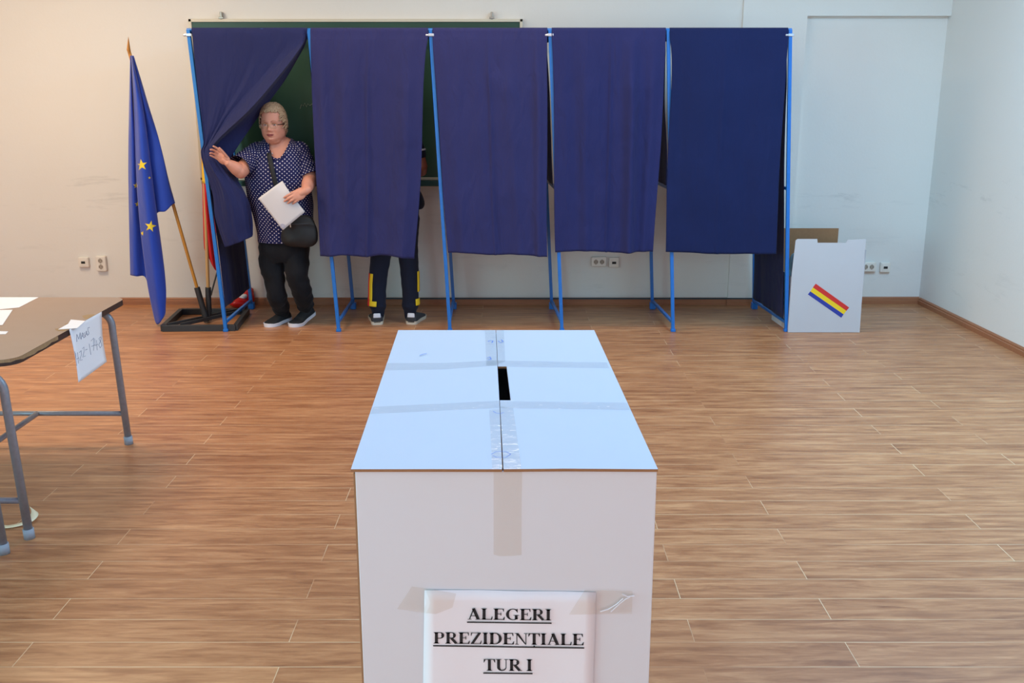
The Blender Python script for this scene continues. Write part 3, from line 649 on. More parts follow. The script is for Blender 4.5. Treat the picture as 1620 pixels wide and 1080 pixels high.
bt = bmesh.new(); grid(bt, GF); bvh = BVHTree.FromBMesh(bt)
def on_surface(bv, px, py, off=0.0025):
    d = ray(px, py).normalized(); h = bv.ray_cast(CAM, d)
    return (h[0]-d*off) if h[0] else None
def star(px, py, r, ang, clip=None):
    bm = bmesh.new(); pts = []
    for k in range(10):
        a = R(ang)+k*PI/5-PI/2; rr = r if k % 2 == 0 else r*0.40
        pts.append((px+rr*math.cos(a), py+rr*math.sin(a)))
    if clip: pts = [(max(clip[0], min(clip[1], x)), y) for x, y in pts]
    N = 6; ok = True
    cen = on_surface(bvh, px, py)
    if cen is None: bm.free(); return
    for k in range(10):
        a, b = pts[k], pts[(k+1) % 10]
        tri = []
        rows = []
        for i in range(N+1):
            t = i/N; l = (px+(a[0]-px)*t, py+(a[1]-py)*t); r_ = (px+(b[0]-px)*t, py+(b[1]-py)*t)
            row = [on_surface(bvh, l[0]+(r_[0]-l[0])*s, l[1]+(r_[1]-l[1])*s) for s in (0, 0.5, 1)]
            rows.append(row)
        for A, B in zip(rows, rows[1:]):
            for j in (0, 1):
                q = [A[j], A[j+1], B[j+1], B[j]]
                if all(v is not None for v in q) and max(abs(v.y-q[0].y) for v in q) < 0.03:
                    vs = []
                    for v in q:
                        if not vs or (v-vs[-1].co).length > 1e-5: vs.append(bm.verts.new(v))
                    if len(vs) > 2:
                        try: bm.faces.new(vs)
                        except ValueError: pass
    obj('star', bm, M['star'], ef)
star(224, 261, 9.5, -8); star(238, 358, 9.5, 10); star(215.5, 293.5, 5, 0, (210, 217.5)); star(217.5, 323, 4.5, 0, (212, 219)); star(236.5, 281, 2.5, 0); star(225, 369, 4, 20, (220, 226.5))
rf = empty('tricolour_flag', rb, 'furled yellow and red flag on an upright pole, mostly hidden by the leftmost curtain', 'flag')
bm = bmesh.new(); tube(bm, [rb+dr*0.05, rb+dr*1.62], 0.0125, 14); obj('pole', bm, M['pole_n'], rf)
bm = bmesh.new(); tube(bm, [rb+dr*1.62, rb+dr*1.64, rb+dr*1.76], [0.014, 0.02, 0.002], 12); obj('spear_tip', bm, M['spear'], rf)
yr = Yp+0.10
def cp2(l): return [P(x, y, yr+dy) for x, y, dy in l]
cloth('red_band', [(0, cp2([(318, 230, 0), (320, 290, 0), (321, 340, 0), (323, 392, 0), (327, 400, 0)])), (0.3, cp2([(321, 230, -.03), (325, 290, -.03), (327, 345, -.03), (333, 400, -.03), (336, 420, -.02)])),
   (0.6, cp2([(326, 230, .0), (331, 290, .0), (335, 350, .0), (340, 400, .0), (342, 428, 0)])), (1, cp2([(332, 230, .03), (337, 290, .0), (341, 350, .0), (344, 400, .0), (348, 428, 0)]))], M['red'], 30, 40, None, rf)
cloth('yellow_band', [(0, cp2([(314, 140, -.01), (316, 200, -.01), (319, 250, -.02), (320, 289, -.012)])), (0.4, cp2([(318, 140, -.03), (320, 200, -.04), (324, 250, -.05), (326, 291, -.045)])),
   (1, cp2([(326, 140, .0), (329, 200, -.01), (332, 250, -.02), (334, 294, -.02)]))], M['yel'], 24, 30, None, rf)
# red and white plastic bag lying behind the booth side
bg = empty('plastic_bag', F(378, 486), 'crumpled red and white plastic bag lying behind the side of the leftmost booth', 'bag')
bm = bmesh.new(); c = F(379, 487); ellipsoid(bm, (c.x-0.005, c.y+0.02, 0.045), (0.085, 0.10, 0.045), None, 24, 14)
ellipsoid(bm, (c.x+0.05, c.y+0.08, 0.075), (0.055, 0.07, 0.075), None, 24, 14)
for v in bm.verts: v.co += v.normal*0 + Vector((noise.noise(v.co*18), noise.noise(v.co*18+Vector((5, 0, 0))), max(-v.co.z*0.5, noise.noise(v.co*20)*0.6)))*0.014
obj('red_film', bm, M['redplastic'], bg, True)
bm = bmesh.new(); ellipsoid(bm, (c.x+0.02, c.y+0.02, 0.088), (0.045, 0.04, 0.022), None, 20, 10)
for v in bm.verts: v.co += Vector((noise.noise(v.co*30), noise.noise(v.co*30+Vector((5, 0, 0))), noise.noise(v.co*28)))*0.010
obj('white_film', bm, M['whitefilm'], bg, True)

# ------------------------------------------------------------------ striped white box on the right
YB = 6.47*K
A0, A1 = F(1246.5, 526), F(1360, 526); YB = A0.y
x0, x1 = A0.x, A1.x; zt = P(1300, 384, YB).z; D = 0.40; th = 0.005
wb = empty('striped_ballot_box', ((x0+x1)/2, YB+D/2, 0), 'open white cardboard box with a diagonal red, yellow and blue band, right of the booths', 'box')
bm = bmesh.new()
zl = P(1275, 378, YB).z; xs0 = P(1259, 378, YB).x; xs1 = P(1293, 378, YB).x; xs2 = P(1341, 379, YB).x; xtr = P(1370, 378, YB).x
prof = [(x0, 0.002), (x1, 0.002), (xtr, zl), (xs2, zl-0.006), (xs2-0.01, zt), (xs1+0.004, zt), (xs1, zl), (xs0+0.012, zl), (xs0, zl-0.01), (P(1253, 430, YB).x, P(1253, 430, YB).z)]
Fv = [bm.verts.new((x, YB, z)) for x, z in prof]; Bv = [bm.verts.new((x, YB+th, z)) for x, z in prof]
bm.faces.new(Fv); bm.faces.new(Bv[::-1])
for i in range(len(prof)): j = (i+1) % len(prof); bm.faces.new((Fv[i], Fv[j], Bv[j], Bv[i]))
obj('front_panel', bm, M['card_shaded'], wb)
bm = bmesh.new(); box(bm, (x0+0.002, YB+th, 0.002), (x0+0.007, YB+D, zt*0.62)); obj('side_panel', bm, M['card_shaded'], wb)
bm = bmesh.new(); box(bm, (x1-0.008, YB+th, 0.002), (x1-0.003, YB+D, zt*0.92)); obj('side_panel', bm, M['card_shaded'], wb)
zr = P(1300, 361, YB+D).z; xr1 = P(1327, 361, YB+D).x
bm = bmesh.new(); box(bm, (x0+0.002, YB+D, 0.002), (xr1, YB+D+0.005, zr)); obj('rear_panel', bm, M['card_b'], wb)
bm = bmesh.new(); box(bm, (x0+0.005, YB+th, 0.002), (x1-0.004, YB+D, 0.008)); obj('bottom_panel', bm, M['card_b'], wb)
band = [((1290.5, 448.5), (1343.5, 486.3)), ((1286, 454.5), (1339, 491.5)), ((1282, 460.7), (1334.6, 497)), ((1278, 465.5), (1331, 502.5))]
for k, (mn, nm) in enumerate((('fred', 'red_stripe'), ('fyel', 'yellow_stripe'), ('fblu', 'blue_stripe'))):
    bm = bmesh.new(); a, b = band[k]; c, d = band[k+1]
    poly_on(bm, [P(x, y, YB-0.0008) for x, y in (a, b, d, c)]); obj(nm, bm, M[mn], wb)
bm = bmesh.new(); p = P(1252, 415, YB+0.10); ellipsoid(bm, (p.x+0.03, YB+0.12, p.z-0.02), (0.045, 0.07, 0.085), None, 20, 12)
limb(bm, [(p.x+0.03, YB+0.12, p.z-0.05), (p.x+0.035, YB+0.12, 0.03)], [0.045, 0.05], 16)
for v in bm.verts: v.co += Vector((noise.noise(v.co*14), noise.noise(v.co*14+Vector((5, 0, 0))), 0))*0.008
tag(obj('plastic_sack', bm, M['bluebag'], None, True), 'pale blue plastic sack stuffed inside the striped white box', 'bag')

# ------------------------------------------------------------------ big ballot box in the foreground
ZB = H-0.626
TFL, TFR, TBR, TBL = F(555, 742, ZB), F(1041, 742, ZB), F(940, 522, ZB), F(630, 522, ZB)
fl_, fr_ = F(561, 742, ZB), F(1040, 742, ZB)
bb = empty('ballot_box', ((TFL.x+TBR.x)/2, (TFL.y+TBR.y)/2, 0), 'big white cardboard ballot box with a taped lid and a slot, in the foreground', 'ballot box')
tk = 0.005
def wallpanel(a, b, name, m, z0=0.0, z1=ZB-0.0055, th=0.005):
    a, b = Vector((a.x, a.y, 0)), Vector((b.x, b.y, 0)); n = (b-a).normalized().cross(Vector((0, 0, 1)))*-th
    bm = bmesh.new(); hexa(bm, [p+Vector((0, 0, z0)) for p in (a, b, b+n, a+n)], [p+Vector((0, 0, z1)) for p in (a, b, b+n, a+n)], 0.001)
    return obj(name, bm, m, bb)
dF = Vector((0, 0.004, 0))
wallpanel(fl_+dF, fr_+dF, 'front_panel', M['card_w'])
wallpanel(TBR-dF, TBL-dF+Vector((0.004, 0, 0)), 'back_panel', M['card_w'])
wallpanel(fr_+dF, TBR-dF, 'side_panel', M['card_w']); wallpanel(TBL-dF+Vector((0.004, 0, 0)), fl_+dF, 'side_panel', M['card_w'])
# glue flap whose brown corrugated edge shows along the left front corner
bm = bmesh.new(); p = fl_+dF; box(bm, (p.x-0.0045, p.y+0.006, 0), (p.x+0.001, p.y+0.05, ZB-0.012), 0.0005); obj('glue_flap', bm, M['card_b'], bb)
bm = bmesh.new(); hexa(bm, [Vector((v.x, v.y, 0.001)) for v in (fl_+dF*2, fr_+dF*2, TBR-dF*2, TBL-dF*2)], [Vector((v.x, v.y, 0.006)) for v in (fl_+dF*2, fr_+dF*2, TBR-dF*2, TBL-dF*2)]); obj('bottom_panel', bm, M['card_b'], bb)
sb_, sf_ = F(784.5, 522, ZB), F(795.5, 742, ZB)   # centre seam
def seam(t): return sb_.lerp(sf_, t)
slot = [F(*q, ZB) for q in ((787.5, 579.5), (801.5, 579.5), (808, 633), (790.5, 633))]
def flap(name, pts, slotnotch=None):
    """top sheet white, edges brown"""
    bm = bmesh.new(); T = [bm.verts.new(p) for p in pts]; B = [bm.verts.new(p-Vector((0, 0, tk))) for p in pts]
    f = bm.faces.new(T); f2 = bm.faces.new(B[::-1]); f2.material_index = 1
    for i in range(len(pts)):
        j = (i+1) % len(pts); g = bm.faces.new((T[i], B[i], B[j], T[j])); g.material_index = 1
    bmesh.ops.triangulate(bm, faces=[f, f2])
    return obj(name, bm, [M['card_w'], M['card_b']], bb)
up = Vector((0, 0, 0.003))
g = 0.0012
def mid(a, b, t): return a.lerp(b, t)
# near edge rises a hair where the flaps spring up
le = [TBL, mid(TBL, TFL, 0.5), TFL, mid(TFL, sf_, 0.55)+Vector((0, -0.002, 0.001)), sf_-Vector((g, 0, 0))]
flap('left_flap', le+[slot[3]-Vector((g*0.6, 0, 0)), slot[0]-Vector((g*0.6, 0, 0)), sb_-Vector((g*0.5, 0, 0))])
flap('right_flap', [sb_+Vector((g*0.5, 0, 0)), slot[0]+Vector((g*0.3, 0.0, 0)), slot[1], slot[2], slot[3]+Vector((g*0.3, 0, 0)), sf_+Vector((g, 0, 0)), mid(sf_, TFR, 0.4)+Vector((0, -0.001, 0.0015)), TFR, TBR])
# inner flaps below (close the box at both ends, leave the slot dark)
for s0, s1 in ((0.02, 0.33), (0.62, 0.985)):
    bm = bmesh.new(); q = [TBL.lerp(TFL, s0), TBR.lerp(TFR, s0), TBR.lerp(TFR, s1), TBL.lerp(TFL, s1)]
    q = [Vector((v.x*0.955-0.002, v.y+(0.006 if s0 > 0.5 else 0.0), 0)) for v in q]
    hexa(bm, [v+Vector((0, 0, ZB-0.0108)) for v in q], [v+Vector((0, 0, ZB-0.0058)) for v in q]); obj('inner_flap', bm, M['card_b'], bb)
bm = bmesh.new(); zz = ZB-0.35
poly_on(bm, [Vector((v.x, v.y, zz)) for v in (fl_+dF*3, fr_+dF*3, TBR-dF*3, TBL-dF*3)]) 
bm.free()
# tapes on the lid and front
def tape(pxs, z, m, name='clear_tape', lift=0.0007):
    bm = bmesh.new(); poly_on(bm, [F(x, y, z+lift) for x, y in pxs]); o = obj(name, bm, m, bb)
    s = o.modifiers.new('thickness', 'SOLIDIFY'); s.thickness = 0.0003; s.offset = 1; return o
tape([(611, 574), (700, 574), (786, 569.5), (786, 578), (700, 584), (608, 585.5)], ZB, M['tape'])
tape([(786, 570), (960, 573), (964, 582), (787, 579.5)], ZB, M['tape'], lift=0.0012)
tape([(591, 643), (700, 638), (790, 633.5), (790, 645), (700, 649), (585, 654.5)], ZB, M['tape'])
tape([(790, 634), (992, 636.5), (998, 648), (791, 645)], ZB, M['tape'], lift=0.0012)
tape([(767, 521.5), (784, 521.5), (786.5, 578), (769.5, 578)], ZB, M['tape'], lift=0.0017)
tape([(785.5, 521.5), (797, 521.5), (799.5, 571), (787, 575)], ZB, M['tape'], lift=0.0019)
tape([(774, 648), (791, 646), (795, 741.5), (779, 741.5)], ZB, M['tape'], lift=0.0017)
tape([(791.5, 642), (812, 645), (825, 741.5), (796.5, 741.5)], ZB, M['tape'], lift=0.0019)
# blue pen squiggles on the lid
def pen(pts, r=0.0011, m=M['penblue'], z=ZB+0.0025):
    bm = bmesh.new(); tube(bm, [F(x, y, z) for x, y in pts], r, 5, sq=0.3); obj('pen_mark', bm, m, bb)
pen([(664, 562), (669, 560), (675, 559)]); pen([(772, 540), (776, 538), (780, 539), (778, 542)]); pen([(788, 539), (792, 542), (796, 540), (793, 537)])
pen([(771, 566), (775, 564), (777, 568), (772, 569)]); pen([(777, 718), (785, 714), (800, 714), (808, 718), (800, 723), (786, 723), (779, 720)], 0.0006)
pen([(780, 650), (785, 653), (792, 654), (797, 652)], 0.0006)
# vertical front plane of the box
pn = (fr_-fl_).cross(Vector((0, 0, 1))).normalized(); pp = fl_+dF
def Fr(px, py, off=0.0):
    d = ray(px, py); t = (pp-CAM).dot(pn)/d.dot(pn); q = CAM+d*t
    return q+pn*(off if pn.y < 0 else -off)
def front_tape(pxs, off=0.0012):
    bm = bmesh.new(); poly_on(bm, [Fr(x, y, off) for x, y in pxs]); o = obj('clear_tape', bm, M['tape_f'], bb)
    s = o.modifiers.new('thickness', 'SOLIDIFY'); s.thickness = 0.0003; s.offset = 1
front_tape([(781, 745), (826, 745), (825, 800), (825, 877), (812, 878.5), (790, 879), (781, 876)])
# paper notice
sg = empty('notice_sheet', Fr(805, 1100, 0.002), 'white printed notice reading ALEGERI PREZIDENTIALE TUR I, taped to the ballot box', 'sign')
bm = bmesh.new(); TLs, TRs = Fr(672, 931, 0.0028), Fr(943, 935, 0.0028); BRs = Fr(937, 1116, 0.0028); BLs = Fr(669, 1113, 0.0028)
Gs = [[TLs.lerp(TRs, i/16).lerp(BLs.lerp(BRs, i/16), j/10)+Vector((0, -0.004*gauss(i/16, 0.02, 0.05)*gauss(j/10, 0.1, 0.3)-0.0008*math.sin(i*0.9), 0)) for i in range(17)] for j in range(11)]
grid(bm, Gs); o = obj('paper', bm, M['paper'], sg, True); s = o.modifiers.new('thickness', 'SOLIDIFY'); s.thickness = 0.0003; s.offset = 0
front_tape2 = [[(652, 925), (684, 929), (722, 936), (716, 958), (690, 968), (668, 966), (629, 960)], [(925, 930), (1000, 932), (999, 968), (900, 969), (912, 950)]]
for pxs in front_tape2:
    bm = bmesh.new(); poly_on(bm, [Fr(x, y, 0.0062) for x, y in pxs]); o = obj('corner_tape', bm, M['tape_f'], sg)
    s = o.modifiers.new('thickness', 'SOLIDIFY'); s.thickness = 0.0003; s.offset = 1
bm = bmesh.new()
for l in ([(949, 964), (962, 960), (975, 952), (985, 943)], [(984, 936), (992, 940), (1003, 939)], [(966, 964), (980, 951), (989, 944), (996, 941)]):
    tube(bm, [Fr(x, y, 0.0075) for x, y in l], 0.0009, 6)
obj('tape_wrinkle', bm, M['whitefilm'], sg)

# ---- serif capitals built from strokes (unit = cap height)
TW, TN = 0.20, 0.055
def st_(a, b, w_):
    dx, dy = b[0]-a[0], b[1]-a[1]; l = math.hypot(dx, dy); nx, ny = -dy/l*w_/2, dx/l*w_/2
    return [(a[0]+nx, a[1]+ny), (b[0]+nx, b[1]+ny), (b[0]-nx, b[1]-ny), (a[0]-nx, a[1]-ny)]
def rc(x0, y0, x1, y1): return [(x0, y0), (x1, y0), (x1, y1), (x0, y1)]
def stem(x, w_=TW, serif=0.09, top=True, bot=True):
    o = [rc(x, 0, x+w_, 1)]
    if bot: o += [rc(x-serif, 0, x+w_+serif, TN*0.8), [(x-serif*0.4, TN*0.8), (x+w_+serif*0.4, TN*0.8), (x+w_, 0.13), (x, 0.13)]]
    if top: o += [rc(x-serif, 1-TN*0.8, x+w_+serif, 1), [(x, 0.87), (x+w_, 0.87), (x+w_+serif*0.4, 1-TN*0.8), (x-serif*0.4, 1-TN*0.8)]]
    return o
def arc(cx, cy, rx, ry, a0, a1, wf, n=16):
    o = []
    for i in range(n):
        q = []
        for a, s in ((i, 0), (i+1, 0), (i+1, 1), (i, 1)):
            t = R(a0+(a1-a0)*a/n); w_ = wf(t) if s else 0
            q.append((cx+(rx-w_)*math.cos(t), cy+(ry-w_*min(1, TN/ max(w_, 1e-6) + 0.0) if False else cy*0+ (ry-w_)*math.sin(t)+cy) if False else cy+(ry-w_)*math.sin(t)))
        o.append(q)
    return o
def glyph(ch):
    wv = lambda t: TN+(TW-TN)*abs(math.cos(t))**1.5
    if ch == 'I': return stem(0.1), 0.44
    if ch == 'L': return stem(0.1)+[rc(0.3, 0, 0.68, TN), [(0.62, 0), (0.74, 0), (0.76, 0.30), (0.72, 0.30)]], 0.80
    if ch == 'E': return stem(0.1)+[rc(0.3, 0, 0.68, TN), rc(0.3, 1-TN, 0.66, 1), rc(0.3, 0.49, 0.5, 0.49+TN), rc(0.48, 0.38, 0.53, 0.66),
                          [(0.60, 0), (0.74, 0), (0.77, 0.28), (0.73, 0.28)], [(0.60, 1), (0.70, 1), (0.71, 0.74), (0.67, 0.74)]], 0.80
    if ch == 'T': return stem(0.30, top=False)+[rc(0.02, 1-TN, 0.78, 1), [(0.02, 1), (0.14, 1-TN), (0.05, 0.72), (0.01, 0.72)], [(0.78, 1), (0.66, 1-TN), (0.75, 0.72), (0.79, 0.72)]], 0.82
    if ch == 'A': return [st_((0.12, 0.02), (0.40, 0.98), TN*1.3), st_((0.38, 1.0), (0.70, 0.02), TW*1.05), rc(0.20, 0.30, 0.60, 0.30+TN), rc(0.0, 0, 0.26, TN*0.8), rc(0.50, 0, 0.88, TN*0.8)], 0.88
    if ch == 'R': return stem(0.1)+[rc(0.28, 1-TN, 0.46, 1), rc(0.28, 0.47, 0.46, 0.47+TN)]+arc(0.44, 0.735, 0.28, 0.265, -90, 90, wv)+[st_((0.42, 0.49), (0.74, 0.03), TW*0.95), rc(0.66, 0, 0.90, TN*0.8)], 0.88
    if ch == 'P': return stem(0.1)+[rc(0.28, 1-TN, 0.46, 1), rc(0.28, 0.44, 0.46, 0.44+TN)]+arc(0.44, 0.72, 0.28, 0.28, -90, 90, wv), 0.78
    if ch == 'D': return stem(0.1)+[rc(0.28, 1-TN, 0.42, 1), rc(0.28, 0, 0.42, TN)]+arc(0.40, 0.5, 0.46, 0.5, -90, 90, wv, 22), 0.92
    if ch == 'Z': return [rc(0.05, 1-TN, 0.70, 1), rc(0.03, 0, 0.72, TN), [(0.02, 0.02), (0.22, 0.02), (0.72, 0.98), (0.52, 0.98)], [(0.05, 1), (0.14, 1), (0.07, 0.72), (0.03, 0.72)], [(0.72, 0), (0.62, 0), (0.72, 0.30), (0.76, 0.30)]], 0.80
    if ch == 'N': return [rc(0.12, 0, 0.12+TN, 1), rc(0.72, 0, 0.72+TN, 1), [(0.06, 1), (0.26, 1), (0.775, 0.0), (0.70, 0.0)], rc(0.02, 0, 0.27, TN*0.8), rc(0.0, 1-TN*0.8, 0.2, 1), rc(0.62, 1-TN*0.8, 0.88, 1)], 0.90
    if ch == 'U': return [rc(0.1, 0.32, 0.1+TW, 1), rc(0.68, 0.32, 0.68+TN, 1), rc(0.01, 1-TN*0.8, 0.39, 1), rc(0.58, 1-TN*0.8, 0.84, 1)]+arc(0.4175, 0.32, 0.3175, 0.33, 180, 360, lambda t: TN+(TW-TN)*max(0, -math.cos(t))**1.0+0.03*abs(math.sin(t)), 22), 0.88
    if ch == 'G': return arc(0.50, 0.5, 0.46, 0.51, 48, 318, wv, 30)+[rc(0.62, 0.06, 0.62+TW*0.9, 0.42), rc(0.53, 0.40, 0.90, 0.40+TN*0.8), [(0.76, 1), (0.80, 1), (0.81, 0.68), (0.77, 0.68), (0.72, 0.82)]], 0.94
    if ch == 'Ț':
        g_, w_ = glyph('T'); return g_+[arc(0.40, -0.13, 0.055, 0.055, 0, 360, lambda t: 0.054, 12)[i] for i in range(12)]+[[(0.455, -0.12), (0.455, -0.16), (0.37, -0.27), (0.40, -0.15)]], w_
    return [], 0.32
def text_line(txt, xa, xb, ybase_a, ybase_b, cap, name, und):
    bm = bmesh.new(); tot = sum(glyph(c)[1] for c in txt); x = 0
    sx = (xb-xa)/tot
    for c in txt:
        g_, w_ = glyph(c)
        for q in g_:
            pts = []
            for (u, v) in q:
                t = (x+u)/tot; px = xa+(xb-xa)*t; yb2 = ybase_a+(ybase_b-ybase_a)*t
                pts.append(Fr(px, yb2-v*cap, 0.0052))
            try: poly_on(bm, pts)
            except ValueError: pass
        x += w_
    (u0, u1, ya, yb3, wd) = und
    poly_on(bm, [Fr(u0, ya, 0.0052), Fr(u1, yb3, 0.0052), Fr(u1, yb3+wd, 0.0052), Fr(u0, ya+wd, 0.0052)])
    obj(name, bm, M['ink'], sg)
text_line('ALEGERI', 740, 873, 977.2, 978.8, 17.6, 'lettering_first_line', (739, 872.5, 980.6, 982.2, 1.9))
text_line('PREZIDENȚIALE', 686, 924, 1015, 1018, 17.8, 'lettering_second_line', (685.5, 924, 1017.6, 1021.2, 2.0))
text_line('TUR I', 765, 843, 1058, 1058.5, 18.2, 'lettering_third_line', (764.5, 842.5, 1060.8, 1061.6, 2.0))

# ------------------------------------------------------------------ tables
TT = 0.664*K
def table(xa, xb, ya, yb2, label, legs, chips=True, bars=True):
    """xa<xb, ya<yb2 : top; legs: foot positions"""
    t = empty('school_table', ((xa+xb)/2, (ya+yb2)/2, 0), label, 'table')
    r = 0.075; th = 0.026; pts = []
    for cx, cy, a0 in ((xb-r, yb2-r, 0), (xa+r, yb2-r, 90), (xa+r, ya+r, 180), (xb-r, ya+r, 270)):
        for k in range(7): a = R(a0+k*15); pts.append((cx+r*math.cos(a), cy+r*math.sin(a)))
    bm = bmesh.new(); T = [bm.verts.new((x, y, TT)) for x, y in pts]; B = [bm.verts.new((x, y, TT-th)) for x, y in pts]
    bm.faces.new(T); bm.faces.new(B[::-1])
    for i in range(len(pts)): j = (i+1) % len(pts); f = bm.faces.new((T[i], B[i], B[j], T[j])); f.material_index = 1
    obj('tabletop', bm, [M['tabletop'], M['edge']], t)
    if chips:
        rnd = random.Random(3); bm = bmesh.new()
        # broken edge banding: bare chipboard patches along the near corner and side
        n = len(pts)
        per = [pts[i] for i in list(range(20, 28))+[0]]
        segs = []
        for a, b in zip(per, per[1:]):
            segs.append((a, b))
        hprev = 0.6
        for (a, b) in segs:
            L_ = math.hypot(b[0]-a[0], b[1]-a[1]); m_ = max(1, int(L_/0.03))
            for k in range(m_):
                if L_ > 0.3 and k*0.03 > 0.28 and not (0.52 < k*0.03 < 0.6): continue
                u0, u1 = k/m_, (k+1)/m_; d = Vector((b[1]-a[1], a[0]-b[0], 0)).normalized()*0.0015
                h0, h1 = hprev, max(0.12, min(0.92, hprev+rnd.uniform(-0.22, 0.22))); hprev = h1
                p0 = Vector((a[0]+(b[0]-a[0])*u0, a[1]+(b[1]-a[1])*u0, TT)); p1 = Vector((a[0]+(b[0]-a[0])*u1, a[1]+(b[1]-a[1])*u1, TT))
                q = [p0, p1, p1-Vector((0, 0, th*h1)), p0-Vector((0, 0, th*h0))]
                poly_on(bm, [v+d for v in q])
        obj('chipped_edge', bm, M['chip'], t)
        bm = bmesh.new()
        for c_, s_ in (((118, 514), 9), ((146, 501), 11), ((98, 521), 6)):
            q = []
            for k in range(9):
                a = k*2*PI/9; rr = s_*(0.7+0.5*rnd.random()); q.append(F(min(c_[0]+rr*1.6*math.cos(a), 168), c_[1]+rr*0.42*math.sin(a), TT+0.0006))
            q = [Vector((min(v.x, xb-0.002), v.y, v.z)) for v in q]
            bm = bmesh.new(); poly_on(bm, q); obj('worn_patch', bm, M['chip'], t)
    topz = TT-th-0.016
    for (fx, fy, sgn) in legs:
        ix = fx-sgn*0.035
        path = [Vector((fx, fy, 0.005)), Vector((ix+sgn*0.012, fy+0.004*0, topz-0.10))]+[Vector((ix+sgn*0.012-sgn*0.07*(1-math.cos(R(a))), fy, topz-0.07+0.07*math.sin(R(a)))) for a in range(0, 91, 15)]+[Vector((ix-sgn*0.25, fy, topz))]
        bm = bmesh.new(); tube(bm, path, 0.0165, 16, up=Vector((0, 1, 0))); lg = obj('leg', bm, M['tube'], t, True)
        bm = bmesh.new(); d = (path[1]-path[0]).normalized(); tube(bm, [Vector((fx, fy, 0.0)), Vector((fx, fy, 0))+d*0.04], 0.0205, 16, up=Vector((0, 1, 0))); obj('foot_cap', bm, M['cap'], lg, True)
    ys = sorted({l[1] for l in legs}); xs = sorted({l[0] for l in legs})
    zb_ = 0.157
    if bars:
        for y in ys:
            xx = [l[0] for l in legs if l[1] == y]
            if len(xx) == 2:
                bm = bmesh.new(); tube(bm, [(xx[0], y, zb_), (xx[1], y, zb_)], 0.0125, 14); obj('stretcher', bm, M['tube'], t, True)
        if len(ys) == 2:
            xm = (xs[0]+xs[-1])/2; bm = bmesh.new(); tube(bm, [(xm, ys[0], zb_), (xm, ys[1], zb_)], 0.0125, 14); obj('centre_stretcher', bm, M['tube'], t, True)
    return t
xe = -1.755*K
lA, lB = F(204, 702), F(47, 851)
xL = -2.58*K
table(-2.62*K, xe, 3.375*K, 4.45*K, 'brown school table with chipped edge and a handwritten sheet on its side', [(lA.x, lA.y, 1), (lB.x, lB.y, 1), (xL, lA.y, -1), (xL, lB.y, -1)])
lC = F(7, 875)
table(-2.65*K, -1.76*K-0.02, 2.15*K, 3.31*K, 'school table cut off by the left picture edge, only a grey leg in view', [(lC.x, lC.y, 1), (lC.x, 2.3*K, 1), (-2.6*K, lC.y, -1), (-2.6*K, 2.3*K, -1)], chips=False)
def sheet(name, pxs, z, m, label, cat='paper', lift=0.001, group=None):
    bm = bmesh.new(); poly_on(bm, [F(x, y, z+lift) for x, y in pxs]); o = obj(name, bm, m)
    s = o.modifiers.new('thickness', 'SOLIDIFY'); s.thickness = 0.0006; s.offset = 1
    return tag(o, label, cat, group)
sheet('paper_sheet', [(-30, 470), (61, 470), (30, 486), (0, 489), (-50, 489)], TT, M['paper'], 'white paper sheet lying at the far left edge of the brown table')
sheet('paper_sheet', [(-50, 491), (20, 490), (4, 514), (-60, 516)], TT, M['paper'], 'white sheet with folded blue corner, in the middle of the papers on the table')
sheet('paper_scrap', [(-20, 523), (13, 524), (9, 528), (-20, 529)], TT, M['paper'], 'small white paper edge on the table nearest the front of its papers')
sheet('paper_note', [(92, 521), (108, 512), (112, 505.5), (135, 507.5), (122, 519)], TT, M['paper'], 'small torn white note on the table beside the hanging sheet', lift=0.0015)
# hanging sheet
hs = empty('hanging_sheet', F(135, 505, TT), 'white sheet with handwriting MASA 5, taped to the side of the brown table', 'sign')
xs_ = xe+0.004
def onx(px, py): return X(px, py, xs_)
TL2 = F(110, 517, TT); TR2 = F(161, 495.5, TT); 
def edge_pt(px):
    k_ = (px-810)/FPX; Y_ = (xs_/k_-(H-TT)*_s)/_c; return Vector((xs_, Y_, TT))
TL2, TR2 = edge_pt(109.5), edge_pt(161); TL2.z = TR2.z = TT+0.0015
BL2 = X(124, 605, xs_+0.05); BR2 = X(169, 572, xs_+0.035)
def hp(u, v, off=0.0):
    p = TL2.lerp(TR2, u).lerp(BL2.lerp(BR2, u), v); p = p+Vector((0.012*math.sin(PI*v)*(0.4-u)+off, -off*0.5, off*0.2)); return p
bm = bmesh.new()
Gh = [[hp(i/10, j/14) for i in range(11)] for j in range(15)]
grid(bm, Gh); o = obj('paper', bm, M['paper'], hs, True); s = o.modifiers.new('thickness', 'SOLIDIFY'); s.thickness = 0.0004; s.offset = 0
bh = bmesh.new(); grid(bh, Gh); bvh2 = BVHTree.FromBMesh(bh)
bm = bmesh.new()
HW = [[(262, 420), (262, 322), (288, 385), (306, 300), (314, 380)], [(318, 388), (335, 300), (350, 365)], [(324, 350), (347, 338)], [(366, 300), (350, 312), (366, 340), (368, 358), (350, 368)],
      [(374, 352), (386, 278), (402, 338)], [(378, 322), (398, 312)], [(404, 242), (428, 230)], [(407, 250), (409, 286), (422, 292), (419, 318), (401, 332)]]
HW2 = [[(234, 545), (262, 735)], [(248, 570), (250, 650), (288, 632)], [(270, 560), (284, 705)], [(296, 560), (318, 535), (322, 585), (300, 668), (334, 655)], [(334, 510), (356, 488), (358, 545), (338, 622), (374, 605)],
       [(374, 528), (400, 516)], [(424, 445), (447, 590)], [(448, 410), (484, 368), (482, 535)], [(455, 480), (498, 462)], [(498, 380), (502, 470), (538, 452)], [(520, 400), (530, 530)],
       [(572, 355), (552, 378), (576, 420), (590, 468), (568, 500), (550, 462), (576, 405), (582, 368), (572, 355)]]
